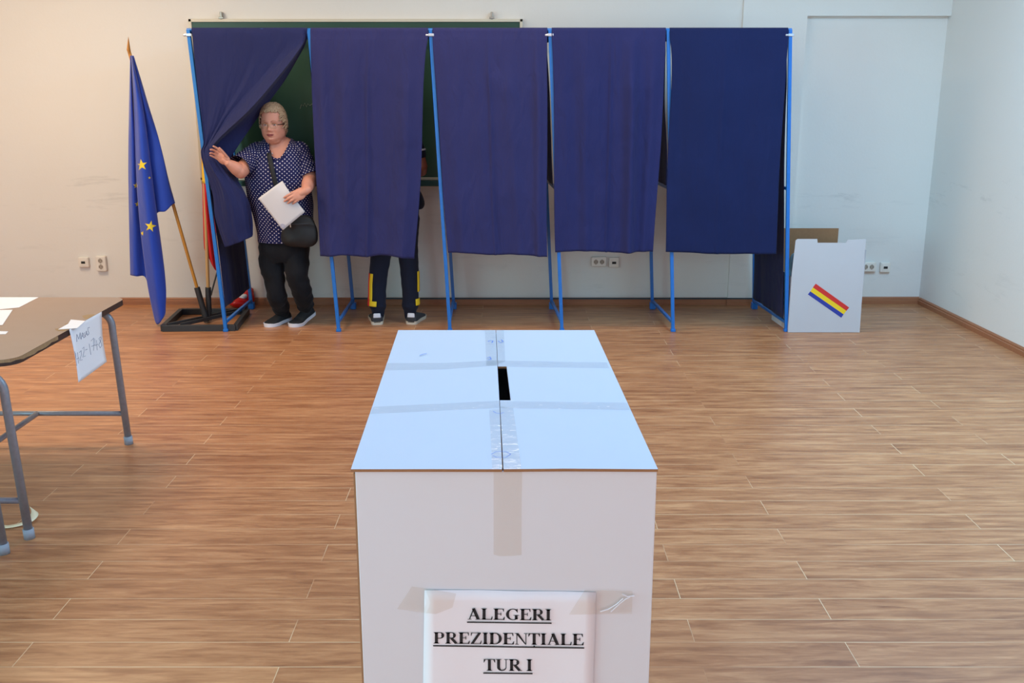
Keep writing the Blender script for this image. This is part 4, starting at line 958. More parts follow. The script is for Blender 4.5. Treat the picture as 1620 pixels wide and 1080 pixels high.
for strokes, rr, nm_ in ((HW, 0.0011, 'handwritten_word'), (HW2, 0.0010, 'handwritten_number')):
    bm = bmesh.new()
    for l in strokes:
        q = [on_surface(bvh2, 90+x*0.1203, 490+y*0.1203, 0.0014) for x, y in l]; q = [v for v in q if v]
        if len(q) > 1: tube(bm, q, rr, 5)
    obj(nm_, bm, M['pen'], hs)
# curled masking tape on the floor
bm = bmesh.new(); ctr = [F(-6, 832), F(10, 834.5), F(30, 832), (F(44, 828)), F(53, 822), F(56, 816), F(52, 811.5)]
cc = catmull(ctr, 30); prev = []
for i, p in enumerate(cc):
    d = (cc[min(i+1, 29)]-cc[max(i-1, 0)]).normalized(); n = Vector((-d.y, d.x, 0)); lift = 0.004+0.018*(i/29)**2
    tw = (i/29)**3*0.9
    wv = (n*math.cos(tw)+Vector((0, 0, 1))*math.sin(tw))*0.014
    prev.append([p+wv*-1+Vector((0, 0, lift)), p+wv+Vector((0, 0, lift))])
grid(bm, prev); o = obj('masking_tape_strip', bm, M['creamtape'], None, True); s = o.modifiers.new('thickness', 'SOLIDIFY'); s.thickness = 0.0006
tag(o, 'curled strip of cream masking tape on the floor by the table leg', 'tape')
#PEOPLE ------------------------------------------------------------ figures
def proj(p):
    v = Vector(p)-CAM; f = v.y*_c-v.z*_s; u = v.y*_s+v.z*_c
    return 810+FPX*v.x/f, 540-FPX*u/f
def ringloft(bm, rings, seg=40, caps=True, uvl=None, flt=None):
    """rings: (centre, rx, ry_front, ry_back)"""
    V = []; acc = 0; T = []
    for i, (c, rx, rf_, rb_) in enumerate(rings):
        c = Vector(c); row = []
        for k in range(seg):
            a = 2*PI*k/seg-PI/2-PI; x = math.cos(a); y = math.sin(a)
            x = math.copysign(abs(x)**0.9, x); y = math.copysign(abs(y)**0.9, y)
            row.append(bm.verts.new(c+Vector((rx*x, (rf_ if y < 0 else rb_)*y, 0))))
        V.append(row); T.append(c.z)
    for i in range(len(V)-1):
        for k in range(seg):
            j = (k+1) % seg; q = (V[i][k], V[i][j], V[i+1][j], V[i+1][k])
            if flt:
                m_ = (q[0].co+q[1].co+q[2].co+q[3].co)/4
                if flt(m_): continue
            f = bm.faces.new(q)
            if uvl:
                R_ = 0.19
                for lp, (kk, ii) in zip(f.loops, ((k, i), (k+1, i), (k+1, i+1), (k, i+1))): lp[uvl].uv = (2*PI*R_*kk/seg, T[ii])
    if caps: bm.faces.new(V[0]); bm.faces.new(V[-1][::-1])
    return V
def interp_rings(rows, n):
    P6 = [Vector((r[0], r[1])) for r in rows]
    out = []
    L = len(rows)
    for i in range(n):
        t = (L-1)*i/(n-1); k = min(int(t), L-2); u = t-k
        g_ = lambda j: rows[max(0, min(L-1, j))]
        vals = []
        for m_ in range(len(rows[0])):
            p0, p1, p2, p3 = g_(k-1)[m_], g_(k)[m_], g_(k+1)[m_], g_(k+2)[m_]
            vals.append(0.5*((2*p1)+(p2-p0)*u+(2*p0-5*p1+4*p2-p3)*u*u+(3*p1-p0-3*p2+p3)*u**3))
        out.append(vals)
    return out
def torso_rings(rows, Yc, n, shrink=0.0):
    """rows: (py, px_left, px_right, front, back, dY)"""
    out = []
    for (py, xl_, xr_, f_, b__, dy) in interp_rings(rows, n):
        a, b = P(xl_, py, Yc+dy), P(xr_, py, Yc+dy)
        out.append(((a+b)/2, max(0.01, (b-a).length/2-shrink), max(0.01, f_-shrink), max(0.01, b__-shrink)))
    return out
def add_head(bm, O, yaw=0.0, pitch=0.0, s=1.0):
    Rm = Matrix.Rotation(yaw, 3, 'Z') @ Matrix.Rotation(pitch, 3, 'X')
    prof = [(.130, .012, .015, .02), (.124, .036, .045, .05), (.105, .058, .070, .08), (.075, .071, .086, .094), (.035, .077, .094, .10), (0, .078, .094, .10),
            (-.03, .079, .094, .094), (-.055, .079, .092, .08), (-.08, .073, .089, .06), (-.10, .060, .084, .04), (-.116, .042, .072, .02), (-.124, .02, .045, .01)]
    rows = interp_rings(prof, 64); seg = 84
    bumps = [(0, -.008, .011, .008, .02), (0, -.033, .023, .011, .013), (.013, -.039, .011, .007, .007), (-.013, -.039, .011, .007, .007), (.032, .0, -.011, .016, .011), (-.032, .0, -.011, .016, .011),
             (.03, .019, .005, .02, .006), (-.03, .019, .005, .02, .006), (.047, -.035, .007, .02, .018), (-.047, -.035, .007, .02, .018), (0, -.064, .006, .026, .014), (0, -.0595, .004, .016, .004),
             (0, -.073, .006, .015, .005), (0, -.0665, -.007, .021, .0028), (0, -.098, .009, .018, .012), (.030, -.052, -.004, .006, .014), (-.030, -.052, -.004, .006, .014), (0, -.085, -.004, .02, .005)]
    V = []
    for (z, rx, f_, b__) in rows:
        row = []
        for k in range(seg):
            a = 2*PI*k/seg; x = rx*math.cos(a); sn = math.sin(a); y = (f_ if sn < 0 else b__)*math.copysign(abs(sn)**0.92, sn)
            if sn < 0:
                w_ = min(1, -sn*1.6)
                for (bx, bz, am, sx, sz) in bumps: y -= w_*am*math.exp(-((x-bx)/sx)**2-((z-bz)/sz)**2)
            row.append(bm.verts.new(O+Rm@(Vector((x, y, z))*s)))
        V.append(row)
    for i in range(len(V)-1):
        for k in range(seg): bm.faces.new((V[i][k], V[i][(k+1) % seg], V[i+1][(k+1) % seg], V[i+1][k]))
    bm.faces.new(V[0]); bm.faces.new(V[-1][::-1])
    for sx in (-1, 1):
        ellipsoid(bm, O+Rm@Vector((sx*.080, .012, -.012))*s, (.010*s, .018*s, .031*s), Rm @ Matrix.Rotation(R(18)*sx, 3, 'Z'))
        ellipsoid(bm, O+Rm@Vector((sx*.079, .004, -.038))*s, (.009*s, .010*s, .011*s))
    ellipsoid(bm, O+Rm@Vector((0, -.026, -.108))*s, (.052*s, .046*s, .028*s), Rm)
    return Rm
def hand(bm, wr, d, pn_, xt, curls, s=1.0, thumb=(0.7, 0.55, 0.35), spread=1.0):
    d = Vector(d).normalized(); xt = Vector(xt); xt = (xt-d*xt.dot(d)).normalized(); pn_ = Vector(pn_); pn_ = (pn_-d*pn_.dot(d)-xt*pn_.dot(xt)).normalized()
    Mx = Matrix((xt, d, pn_)).transposed()
    ellipsoid(bm, wr+d*.050*s, (.041*s, .054*s, .0155*s), Mx, 24, 16)
    limb(bm, [wr-d*.02*s, wr+d*.035*s], [.026*s, .024*s], 16)
    ellipsoid(bm, wr+d*.030*s+xt*.022*s+pn_*.008*s, (.019*s, .032*s, .015*s), Mx)
    tips = []
    for k in range(4):
        b = wr+(d*(.084, .090, .086, .076)[k]+xt*(.0305, .0105, -.0100, -.029)[k])*s
        L_ = (.070, .078, .072, .056)[k]*s; dr_ = (d+xt*(.16, .04, -.08, -.22)[k]*spread).normalized()
        pts = [b-dr_*0.02*s, b]; cur = dr_.copy(); p = b.copy()
        for fr_c, j in ((.45, 0), (.30, 1), (.25, 2)):
            cur = Matrix.Rotation(R(curls[k])*(0.8, 1.2, 0.8)[j], 3, cur.cross(pn_)) @ cur; p = p+cur*L_*fr_c; pts.append(p.copy())
        r0 = (.0098, .0100, .0096, .0086)[k]*s
        limb(bm, pts, [r0*1.02, r0*1.0, r0*.93, r0*.88, r0*.72], 12); tips.append(pts[-1])
    dr_ = (d*thumb[0]+xt*thumb[1]+pn_*thumb[2]).normalized(); b = wr+(d*.022+xt*.028+pn_*.006)*s
    p1 = b+dr_*.042*s; dr2 = (dr_+d*.35).normalized(); p2 = p1+dr2*.034*s; p3 = p2+dr2*.020*s
    limb(bm, [b, p1, p2, p3], [.0125*s, .0105*s, .0100*s, .0078*s], 12); tips.append(p3)
    return tips
def shoe(parent, toe, heel, lift, m_up, m_sole, L=0.255, rear=False, tab=None, name='shoe', ws=1.0):
    """toe, heel: floor points giving the direction; lift: heel height"""
    d = Vector((toe.x-heel.x, toe.y-heel.y, 0)).normalized(); side = Vector((-d.y, d.x, 0))
    pit = math.atan2(lift, L*0.8)
    def T(t, u, z):   # t along from heel, bends at the ball of the foot
        if t < 0.68: x = 0.68*L-(0.68-t)*L*math.cos(pit)+z*math.sin(pit); zz = (0.68-t)*L*math.sin(pit)+z*math.cos(pit)
        else: x = t*L; zz = z
        return toe-d*L+d*x+side*u+Vector((0, 0, zz-toe.z))
    prof = [(0.0, .020, .050), (.03, .030, .068), (.12, .034, .076), (.28, .035, .080), (.42, .036, .072), (.55, .041, .060), (.68, .046, .050), (.80, .046, .042), (.90, .038, .035), (.97, .022, .026), (1.0, .008, .016)]
    prof = [(a_, b_*ws, c_) for a_, b_, c_ in prof]
    bm = bmesh.new(); V = []
    for t, hw, h in interp_rings(prof, 26):
        row = []
        for k in range(18):
            a = PI*k/17; row.append(bm.verts.new(T(t, hw*math.copysign(abs(math.cos(a))**0.8, math.cos(a)), 0.016+(h-0.016)*abs(math.sin(a))**0.75)))
        V.append(row)
    for A, B in zip(V, V[1:]):
        for k in range(17): bm.faces.new((A[k], A[k+1], B[k+1], B[k]))
        bm.faces.new((A[17], A[0], B[0], B[17]))
    bm.faces.new(V[0]); bm.faces.new(V[-1][::-1])
    up_ = obj(name, bm, m_up, parent, True)
    bm = bmesh.new(); out = interp_rings(prof, 26)
    lo, hi = [], []
    for sg_ in (1, -1):
        for (t, hw, h) in (out if sg_ == 1 else out[::-1]):
            lo.append(bm.verts.new(T(t, sg_*(hw+0.001), 0.0))); hi.append(bm.verts.new(T(t, sg_*(hw+0.005), 0.024 if t < .9 else 0.026)))
    n = len(lo)
    for i in range(n): j = (i+1) % n; bm.faces.new((lo[i], lo[j], hi[j], hi[i]))
    bm.faces.new(lo); bm.faces.new(hi[::-1]); bmesh.ops.triangulate(bm, faces=[f for f in bm.faces if len(f.verts) > 4])
    obj('sole', bm, m_sole, up_)
    if tab:
        bm = bmesh.new(); hexa(bm, [T(-.006, -.026, .052), T(-.006, .026, .052), T(.03, .030, .052), T(.03, -.030, .052)], [T(.002, -.022, .086), T(.002, .022, .086), T(.05, .028, .084), T(.05, -.028, .084)], 0.006)
        obj('heel_tab', bm, tab, up_)
    return up_

# ================================================================== the woman stepping out of the first booth
WY = 7.06
rows = [(217, 424, 457, .050, .055, .02), (222, 414, 466, .068, .072, .01), (230, 402, 477, .088, .09, 0), (241, 392, 485, .115, .11, 0), (254, 389, 489, .142, .12, 0), (268, 388, 490, .158, .125, 0),
        (284, 388, 491, .158, .125, 0), (302, 391, 493, .155, .125, 0), (322, 396, 495, .162, .125, 0), (342, 401, 496, .165, .12, 0), (362, 406, 495, .155, .12, 0), (381, 409, 491, .138, .12, 0)]
headO = P(432.5, 195.5, WY-0.05)
bm = bmesh.new()
Rm = add_head(bm, headO, R(-4), R(2), 1.02)
ringloft(bm, torso_rings(rows, WY, 40, 0.014), 40)
limb(bm, [headO+Vector((0, .03, -.03)), headO+Vector((.006, .035, -.11)), P(439, 236, WY+0.005)], [.064, .068, .088], 24)
limb(bm, [P(430, 239, WY-0.0), P(450, 239, WY-0.0)], [.064, .064], 20)
# right arm (picture left) up to the curtain
shR, elR, wrR = P(402, 247, WY), P(380.5, 271, WY-0.21), P(361.5, 258, 6.80)
limb(bm, [shR, shR.lerp(elR, .5), elR], [.045, .052, .050], 20)
limb(bm, [elR, elR.lerp(wrR, .35), elR.lerp(wrR, .75), wrR], [.046, .046, .036, .028], 20, n=12)
dR = (P(340, 240, 6.80)-wrR).normalized()
hand(bm, wrR, dR, Vector((0, -1, 0)), Vector((.35, -.15, .9)), (16, 26, 28, 12), 0.95, (0.75, 0.38, 0.42), 0.7)
# left arm (picture right) holding the paper
shL, elL, wrL = P(482, 248, WY), P(490, 286, WY-0.07), P(483.5, 302, 6.815)
limb(bm, [shL, shL.lerp(elL, .5), elL], [.040, .050, .050], 20)
limb(bm, [elL, elL.lerp(wrL, .35), elL.lerp(wrL, .75), wrL], [.049, .047, .036, .029], 20, n=12)
dL = (P(465, 312, 6.782)-wrL).normalized()
hand(bm, wrL, dL, Vector((0, 1, -.1)), Vector((-.5, 0.1, .85)), (14, 16, 18, 22), 0.98, (0.75, 0.15, 0.62), 0.25)
# legs inside the trousers
toeR, heelR = F(421, 517.5), F(458, 506.5); toeL, heelL = F(460, 517.5), F(500, 505)
def ankle(toe, heel, z): d = (heel-toe).normalized(); q_ = toe+d*0.175; return Vector((q_.x, q_.y, z))
aR, aL = ankle(toeR, heelR, 0.115), ankle(toeL, heelL, 0.150)
for hp_, kn, an in (((435, 385), (433, 440), aR), ((466, 385), (468, 438), aL)):
    limb(bm, [P(hp_[0], hp_[1], WY), P(kn[0], kn[1], WY-0.03), an], [.075, .050, .030], 18, n=10)
for an, tt_ in ((aR, toeR), (aL, toeL)):
    limb(bm, [an, Vector((an.x, an.y+.01, an.z-.035))], [.024, .018], 14)
person = obj('person', bm, M['skin'], None, True); remesh(person, 0.0032, 4)
tag(person, 'person in a navy polka-dot blouse holding the curtain aside and a paper', 'person')
hL = lambda x, y, z: headO+Rm@(Vector((x, y, z))*1.02)
# face details
for sx in (-1, 1):
    bm = bmesh.new(); ellipsoid(bm, hL(sx*.031, -.0785, -.002), (.0115, .0092, .0048)); e_ = obj('eye', bm, M['eyew'], person, True)
    bm = bmesh.new(); ellipsoid(bm, hL(sx*.031+.001, -.0865, -.002), (.0048, .0025, .0042)); obj('iris', bm, M['iris'], e_, True)
    bm = bmesh.new(); tube(bm, [hL(sx*.018, -.088, .003), hL(sx*.026, -.0925, .0075), hL(sx*.036, -.091, .0075), hL(sx*.045, -.083, .002)], .0018, 6); obj('eyelid', bm, M['brow'], person, True)
    bm = bmesh.new(); ellipsoid(bm, hL(sx*.031, -.0785, .0048), (.0145, .0108, .0052)); obj('upper_lid', bm, M['skin'], person, True)
    bm = bmesh.new(); ellipsoid(bm, hL(sx*.031, -.0775, -.0105), (.0145, .0100, .0045)); obj('lower_lid', bm, M['skin'], person, True)
    bm = bmesh.new(); tube(bm, [hL(sx*.013, -.098, .020), hL(sx*.028, -.0985, .027), hL(sx*.044, -.088, .024)], .0024, 6, sq=.6); obj('eyebrow', bm, M['brow'], person, True)
    bm = bmesh.new(); ellipsoid(bm, hL(sx*.083, -.004, -.046), (.004, .004, .005)); obj('earring', bm, M['gold'], person, True)
bm = bmesh.new(); tube(bm, [hL(-.024, -.089, -.0665), hL(-.012, -.097, -.063), hL(0, -.0995, -.0645), hL(.012, -.097, -.063), hL(.024, -.089, -.0665)], [.0015, .0042, .0045, .0042, .0015], 10, sq=.8)
tube(bm, [hL(-.023, -.088, -.068), hL(-.010, -.0965, -.073), hL(0, -.099, -.074), hL(.010, -.0965, -.073), hL(.023, -.088, -.068)], [.0012, .004, .0046, .004, .0012], 10, sq=.8); obj('lips', bm, M['lip'], person, True)
bm = bmesh.new(); tube(bm, [hL(-.021, -.0915, -.0675), hL(0, -.1015, -.0685), hL(.021, -.0915, -.0675)], [.001, .0028, .001], 8, sq=.7); obj('mouth_opening', bm, M['mouthdark'], person, True)
# hair: short waved cap of many small locks
bm = bmesh.new(); rnd = random.Random(11)
def scalp(az, el, r=1.0):   # az 0 = front (towards camera), el 0 = eye level
    c_ = math.cos(el)**0.8; return hL(math.sin(az)*.0835*c_*r, -math.cos(az)*(.100 if math.cos(az) > 0 else .106)*c_*r+.004, .002+.126*math.sin(el)*r)
Gs = []
for i in range(24):
    el_ = R(90)-R(90+30)*i/23; row = []
    for k in range(48):
        az = 2*PI*k/48; af = abs(((az+PI) % (2*PI))-PI)
        lim = R(37) if af < R(50) else (R(37)-(af-R(50))/R(30)*R(47) if af < R(80) else (R(-12) if af < R(115) else R(-30)))
        e2 = max(el_, lim); q = scalp(az, e2, 1.07+0.04*noise.noise(Vector((math.sin(az)*4, math.cos(az)*4, e2*4))))
        row.append(q)
    Gs.append(row)
grid(bm, Gs, closed=True); bmesh.ops.remove_doubles(bm, verts=bm.verts[:], dist=0.0005)
for _ in range(1500):
    az = rnd.uniform(0, 2*PI); af = abs(((az+PI) % (2*PI))-PI)
    lim = R(32) if af < R(50) else (R(32)-(af-R(50))/R(30)*R(43) if af < R(80) else (R(-10) if af < R(115) else R(-28)))
    el_ = math.asin(rnd.uniform(math.sin(lim), 1)); 
    tw_ = rnd.uniform(-.14, .14); cpt = [scalp(az+tw_*j+rnd.uniform(-.03, .03), min(1.5, el_+0.07*j) if af < R(60) else el_-0.05*j, (1.075, 1.09, 1.075, 1.05)[j]+0.022*rnd.random()) for j in range(4)]
    tube(bm, cpt, [.0018, .0034, .0030, .0008], 5)
obj('hair', bm, M['hair'], person, True)
# spectacles
gl = None
bm = bmesh.new()
for sx in (-1, 1):
    pts = [hL(sx*.033+.0235*math.copysign(abs(math.cos(a))**.6, math.cos(a)), -.107+.010*abs(math.cos(a)*1.0 if (math.cos(a)*sx) > 0 else 0), -.007+.0155*math.copysign(abs(math.sin(a))**.6, math.sin(a))) for a in [2*PI*k/28 for k in range(29)]]
    tube(bm, pts, .0011, 6, caps=False)
tube(bm, [hL(-.0095, -.107, -.004), hL(0, -.111, 0.0), hL(.0095, -.107, -.004)], .0013, 6)
gl = obj('spectacles', bm, M['gold'], person, True)
for sx in (-1, 1):
    bm = bmesh.new(); ellipsoid(bm, hL(sx*.033, -.104, -.007), (.022, .001, .0145)); obj('lens', bm, M['glass'], gl, True)
    bm = bmesh.new(); tube(bm, [hL(sx*.0565, -.098, .0), hL(sx*.074, -.075, .001), hL(sx*.085, -.03, .0), hL(sx*.087, .0, -.004)], .0025, 6, sq=1.5); obj('temple', bm, M['darkframe'], gl, True)
# blouse with a scoop neck and short sleeves
NK = [(415, 205), (424.5, 222), (425, 238), (430, 248.5), (437, 252), (445, 249.5), (453, 238), (461.5, 220), (466, 205)]
def inpoly(x, y, pl):
    c = False; j = len(pl)-1
    for i in range(len(pl)):
        if (pl[i][1] > y) != (pl[j][1] > y) and x < (pl[j][0]-pl[i][0])*(y-pl[i][1])/(pl[j][1]-pl[i][1])+pl[i][0]: c = not c
        j = i
    return c
bm = bmesh.new(); uvl = bm.loops.layers.uv.new('UVMap')
tr_ = torso_rings(rows, WY, 150)
for i, (c, rx, a, b) in enumerate(tr_):
    t = i/149; k = max(0, (t-.45)/.55)
    tr_[i] = (c, rx, a, b)
Vb = ringloft(bm, tr_, 160, False, uvl, lambda p: p.y < WY+0.03 and inpoly(*proj(p), NK))
for v in bm.verts:
    x, y = proj(v.co); n_ = (v.co-Vector((P(442, y, WY).x, WY, v.co.z))).normalized()
    fold = math.sin(x*0.45+noise.noise(v.co*5)*4)*0.004*min(1, max(0, (y-270)/70))+noise.noise(v.co*9)*0.006
    v.co += n_*fold
bt2 = bm.copy(); bvhW = BVHTree.FromBMesh(bt2)
def sleeve(a, b, r0, r1, n=24, bulge=0.004):
    pts = [a.lerp(b, i/(n-1)) for i in range(n)]; rr = [r0+(r1-r0)*i/(n-1)+bulge*math.sin(i*0.9) for i in range(n)]
    tube(bm, pts, rr, 40, caps=False, uv=uvl, sq=1.0)
sleeve(P(409, 241, WY+.01), P(379.5, 263.5, WY-0.17), .074, .080)
sleeve(P(473, 240, WY+.01), P(489.5, 278, WY-0.04), .074, .074)
for cpos, r_ in ((P(409, 241, WY+.01), .075), (P(473, 240, WY+.01), .075)):
    ellipsoid(bm, cpos, (r_, r_, r_), None, 32, 20)
for f in bm.faces:
    if all(l[uvl].uv.length == 0 for l in f.loops):
        for l in f.loops: l[uvl].uv = (l.vert.co.x, l.vert.co.z)
bo = obj('blouse', bm, M['dots'], person, True); s = bo.modifiers.new('thickness', 'SOLIDIFY'); s.thickness = 0.002
bt3 = bmesh.new(); ringloft(bt3, torso_rings(rows, WY, 100), 120, False); bv3 = BVHTree.FromBMesh(bt3)
nk = catmull([Vector((x, y, 0)) for x, y in NK[1:-1]], 70); q = []
for v in nk:
    h = on_surface(bv3, v.x, v.y, 0.004)
    if h: q.append(h)
bm = bmesh.new(); uv2 = bm.loops.layers.uv.new('UVMap'); tube(bm, [p+Vector((0, .002*math.sin(i*1.7), .0025*math.sin(i*1.3))) for i, p in enumerate(q)], [.0065+.0015*math.sin(i*1.9) for i in range(len(q))], 10, uv=uv2)
obj('neck_ruffle', bm, M['dots'], bo, True)
# necklace pendant
bm = bmesh.new(); ellipsoid(bm, P(430.5, 243, WY-0.118), (.004, .003, .008)); obj('pendant', bm, M['silver'], person, True)
# trousers
bm = bmesh.new()
ringloft(bm, torso_rings([(366, 412, 490, .11, .11, 0), (385, 410, 491, .125, .125, 0), (400, 411, 489, .12, .13, 0), (412, 414, 487, .10, .12, 0)], WY, 12), 40)
limb(bm, [P(431, 388, WY), P(430, 415, WY-.01), P(434, 440, WY-.03), P(438, 468, WY-.02), aR+Vector((0, -.01, -.015))], [.098, .090, .076, .070, .062], 26, n=24)
limb(bm, [P(469, 388, WY), P(469, 415, WY-.03), P(471, 440, WY-.05), P(478, 463, WY-.01), aL+Vector((0, -.01, -.015))], [.096, .090, .078, .071, .062], 26, n=24)
for v in bm.verts:
    v.co += Vector((noise.noise(v.co*11+Vector((0, 0, v.co.z*14))), noise.noise(v.co*9), 0))*0.013
tro = obj('trousers', bm, M['black_cloth'], person, True); remesh(tro, 0.006, 3)
shoe(person, toeR, heelR, 0.01, M['shoe_b'], M['sole_w'], 0.25, ws=1.12); shoe(person, toeL, heelL, 0.06, M['shoe_b'], M['sole_w'], 0.26, ws=1.12)
# ballot paper in her hand
def W(px, py, Y): return P(px, py, Y)
pc = [W(445, 286.5, 6.80), W(482.5, 335, 6.803), W(447.5, 364, 6.79), W(408, 314, 6.79)]
Gp = [[pc[0].lerp(pc[1], i/14).lerp(pc[3].lerp(pc[2], i/14), j/14)+Vector((0, -.006*math.sin(PI*i/14)*math.sin(PI*j/14)+0.03*math.exp(-((i/14)**2+(j/14)**2)*25)+.01*(1-i/14)*(j/14)**2, 0)) for i in range(15)] for j in range(15)]
bm = bmesh.new(); grid(bm, Gp); bp_ = obj('ballot_paper', bm, M['paper_shaded'], None, True); s = bp_.modifiers.new('thickness', 'SOLIDIFY'); s.thickness = 0.0006
tag(bp_, 'folded white ballot paper with a faint stamp, held by the person in polka dots', 'paper')
bvb = bmesh.new(); grid(bvb, Gp); bvp = BVHTree.FromBMesh(bvb)
bm = bmesh.new(); q = [on_surface(bvp, 447+3.6*math.cos(a), 357+2.8*math.sin(a), 0.002) for a in [2*PI*k/20 for k in range(21)]]
q = [v for v in q if v]
tube(bm, q, .0009, 5)
q = [on_surface(bvp, 447+1.9*math.cos(a), 357+1.3*math.sin(a), 0.002) for a in [2*PI*k/12 for k in range(13)]]; tube(bm, [v for v in q if v], .0009, 5)
obj('stamp', bm, M['stamp'], bp_)
# shoulder bag
bc = P(474, 364, 6.925)
hb = empty('shoulder_bag', bc-Vector((0, 0, .11)), 'black crossbody bag hanging at the hip of the person in polka dots', 'bag')
bm = bmesh.new(); prof = [(-.115, .060, .020), (-.105, .100, .036), (-.07, .128, .052), (-.01, .126, .055), (.05, .105, .048), (.085, .080, .035), (.10, .05, .018)]
ringloft(bm, [((bc.x+0.10*z, bc.y, bc.z+z), rx, ry, ry) for z, rx, ry in interp_rings(prof, 30)], 44)
for v in bm.verts:
    l = v.co-bc; v.co += Vector((0, noise.noise(v.co*13)*.014-0.010*gauss(l.z, .045, .012), noise.noise(v.co*8+Vector((3, 0, 0)))*.010))
obj('bag_body', bm, M['bag'], hb, True)
bm = bmesh.new(); tube(bm, [bc+Vector((-.085, -.050, .045)), bc+Vector((0, -.062, .050)), bc+Vector((.09, -.045, .050))], .004, 8); obj('zip', bm, M['shoe_g'], hb, True)
bm = bmesh.new(); a_ = P(459.5, 356, bc.y-.066); box(bm, (a_.x-.004, a_.y-.003, a_.z-.016), (a_.x+.004, a_.y+.001, a_.z+.010), .002); obj('zip_pull', bm, M['silver'], hb)
sp_ = []
for x, y in ((424, 224), (424.5, 232), (425.5, 242), (428, 256), (431, 270), (434.5, 284), (438, 298), (443, 314), (450, 332)):
    d = ray(x, y).normalized(); h = bvhW.ray_cast(CAM, d)
    sp_.append((h[0]-d*0.008) if h[0] else P(x, y, WY-.085))
sp_ = [P(421, 217, WY+0.03)]+sp_+[bc+Vector((-.05, -.02, .085))]
bm = bmesh.new(); q = catmull(sp_, 40); Gt = []
for i, p in enumerate(q):
    d = (q[min(i+1, 39)]-q[max(i-1, 0)]).normalized(); s_ = d.cross(Vector((0, -1, 0.15))).normalized(); Gt.append([p-s_*.016, p, p+s_*.016])
grid(bm, Gt); so = obj('strap', bm, M['bag'], hb, True); s = so.modifiers.new('thickness', 'SOLIDIFY'); s.thickness = 0.003

# ================================================================== the voter in the second booth, seen from behind
f0, f1 = F(597, 514), F(650, 513.5); VY = f0.y+0.07
vrows = [(196, 606, 632, .05, .05, 0), (203, 594, 644, .08, .08, 0), (214, 583, 655, .10, .10, 0), (235, 580, 659, .115, .11, 0), (265, 582, 658, .12, .11, 0), (292, 584, 660, .12, .115, 0), (308, 582, 668, .13, .125, 0), (322, 581, 672, .135, .13, 0), (330, 584, 669, .125, .12, 0)]
bm = bmesh.new(); hO = P(619, 160, VY+.02)
Rm2 = add_head(bm, hO, R(180), R(-18), 0.95)
ringloft(bm, torso_rings(vrows, VY, 30, .015), 32)
limb(bm, [hO+Vector((0, -.01, -.05)), P(619, 205, VY)], [.055, .06], 18)
sR, eR_, wR_ = P(651, 214, VY), P(667, 262, VY-.02), P(655, 274, VY+.22)
limb(bm, [sR, sR.lerp(eR_, .5), eR_], [.055, .050, .042], 16); limb(bm, [eR_, P(667, 270, VY+.06), wR_], [.042, .04, .028], 16)
hand(bm, wR_, Vector((-.5, .8, 0)), Vector((-.3, 0, -1)), Vector((-.7, -.5, 0)), (28, 30, 32, 34), .95, (0.75, 0.3, 0.4))
sL, eL_, wL_ = P(588, 214, VY), P(577, 262, VY), P(590, 272, VY+.22)
limb(bm, [sL, sL.lerp(eL_, .5), eL_], [.055, .050, .042], 16); limb(bm, [eL_, wL_], [.042, .028], 16)
hand(bm, wL_, Vector((.5, .8, 0)), Vector((.3, 0, -1)), Vector((.7, -.5, 0)), (24, 26, 28, 30), .95, (0.75, 0.3, 0.4))
for xx, hx in ((598, 606), (649, 642)):
    limb(bm, [P(hx, 335, VY), P((hx+xx)/2, 415, VY), P(xx, 488, VY), Vector((P(xx, 500, VY).x, VY, 0.07))], [.075, .05, .032, .03], 16)
    c = Vector((P(xx, 500, VY).x, VY, 0.045)); limb(bm, [c, c+Vector((0, .13, -.01))], [.028, .02], 12)
v2 = obj('person', bm, M['skin2'], None, True); remesh(v2, .005, 2)
tag(v2, 'person inside the second booth, navy track trousers and trainers showing below the closed curtain', 'person')
bm = bmesh.new(); ellipsoid(bm, hO+Vector((0, -.01, .03)), (.083, .10, .105), None, 28, 18); ellipsoid(bm, hO+Vector((0, -.045, -.02)), (.075, .06, .07), None, 24, 14); obj('hair', bm, M['hair2'], v2, True)
bm = bmesh.new(); ringloft(bm, torso_rings(vrows, VY, 30), 40)
limb(bm, [sR+Vector((-.02, 0, 0)), sR.lerp(eR_, .5), sR.lerp(eR_, .62)], [.072, .062, .060], 20); limb(bm, [sL+Vector((.02, 0, 0)), sL.lerp(eL_, .6)], [.072, .062], 20)
jk = obj('t_shirt', bm, M['navy_cloth'], v2, True); remesh(jk, .007, 3)
bm = bmesh.new(); cc_ = sR.lerp(eR_, .52); d_ = (eR_-sR).normalized(); tube(bm, [cc_, cc_+d_*.012], .0655, 24, up=Vector((0, 1, 0))); obj('sleeve_stripe', bm, M['paper'], jk, True)
bm = bmesh.new()
ringloft(bm, torso_rings([(318, 586, 662, .11, .115, 0), (335, 585, 663, .115, .13, 0), (352, 586, 662, .11, .12, 0), (368, 590, 660, .09, .10, 0)], VY, 12), 32)
legs_ = []
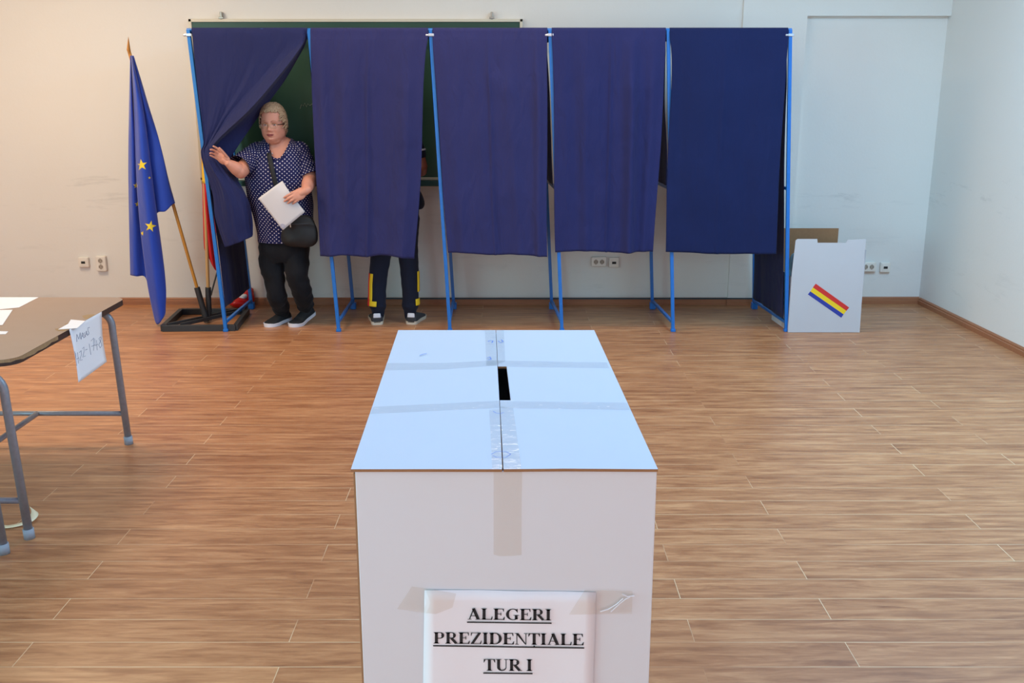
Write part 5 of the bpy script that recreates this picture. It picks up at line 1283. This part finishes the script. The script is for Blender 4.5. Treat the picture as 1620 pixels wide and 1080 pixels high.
for xx, hx, sg_ in ((598, 605, -1), (649, 644, 1)):
    pts = [P(hx, 345, VY), P(hx, 385, VY), P((hx+2*xx)/3, 420, VY), P(xx, 455, VY), P(xx-sg_*0, 477, VY), P(xx, 484, VY), P(xx, 490, VY), P(xx, 499, VY)]
    limb(bm, pts, [.092, .080, .070, .062, .060, .064, .050, .044], 24, n=36)
    legs_.append(pts)
for v in bm.verts: v.co += Vector((noise.noise(v.co*9+Vector((0, 0, v.co.z*14))), noise.noise(v.co*9), 0))*0.005
tp = obj('track_trousers', bm, M['navy_cloth'], v2, True); remesh(tp, .006, 3)
def stripe(path, mname, name, w_=.010, rad=.062, sg_=-1, ang0=0.0):
    bm = bmesh.new(); Gq = []
    for (x, y, r_) in path:
        c = P(x, y, VY); row = []
        for a in (-.5, -.25, 0, .25, .5):
            th_ = ang0+a*w_/r_*2; row.append(c+Vector((sg_*math.cos(th_)*r_, -math.sin(th_)*r_, 0)))
        Gq.append(row)
    Gq2 = [[Gq[i][j].lerp(Gq[i+1][j], k/5) for j in range(5)] for i in range(len(Gq)-1) for k in range(5)]+[Gq[-1]]
    grid(bm, Gq2); o = obj(name, bm, M[mname], tp, True); s = o.modifiers.new('thickness', 'SOLIDIFY'); s.thickness = .004
    return o
stripe([(601, 431, .0715), (599, 448, .068), (598.5, 464, .066), (598, 474, .066)], 'fyel', 'yellow_side_stripe', .024, sg_=-1, ang0=.62)
stripe([(601, 431, .080), (599, 448, .076), (598.5, 464, .074), (598, 474, .074)], 'fred', 'red_side_stripe', .020, sg_=-1, ang0=.22)
stripe([(598, 474, .066), (598, 482, .069)], 'fyel', 'yellow_cuff_patch', .040, sg_=-1, ang0=.95)
stripe([(598, 471, .075), (598, 482, .077)], 'fred', 'red_cuff_patch', .024, sg_=-1, ang0=.32)
stripe([(647.5, 428, .0715), (648.5, 444, .068), (649, 460, .066)], 'fyel', 'yellow_side_stripe', .020, sg_=1, ang0=.25)
stripe([(649, 471, .066), (649, 481, .069)], 'fyel', 'yellow_cuff_patch', .030, sg_=1, ang0=.40)
shoe(v2, f0+Vector((-.045, .275, 0)), f0, 0.0, M['shoe_g'], M['sole_c'], .275, tab=M['sole_w'], ws=1.25); shoe(v2, f1+Vector((.045, .275, 0)), f1, 0.0, M['shoe_g'], M['sole_c'], .275, tab=M['sole_w'], ws=1.25)
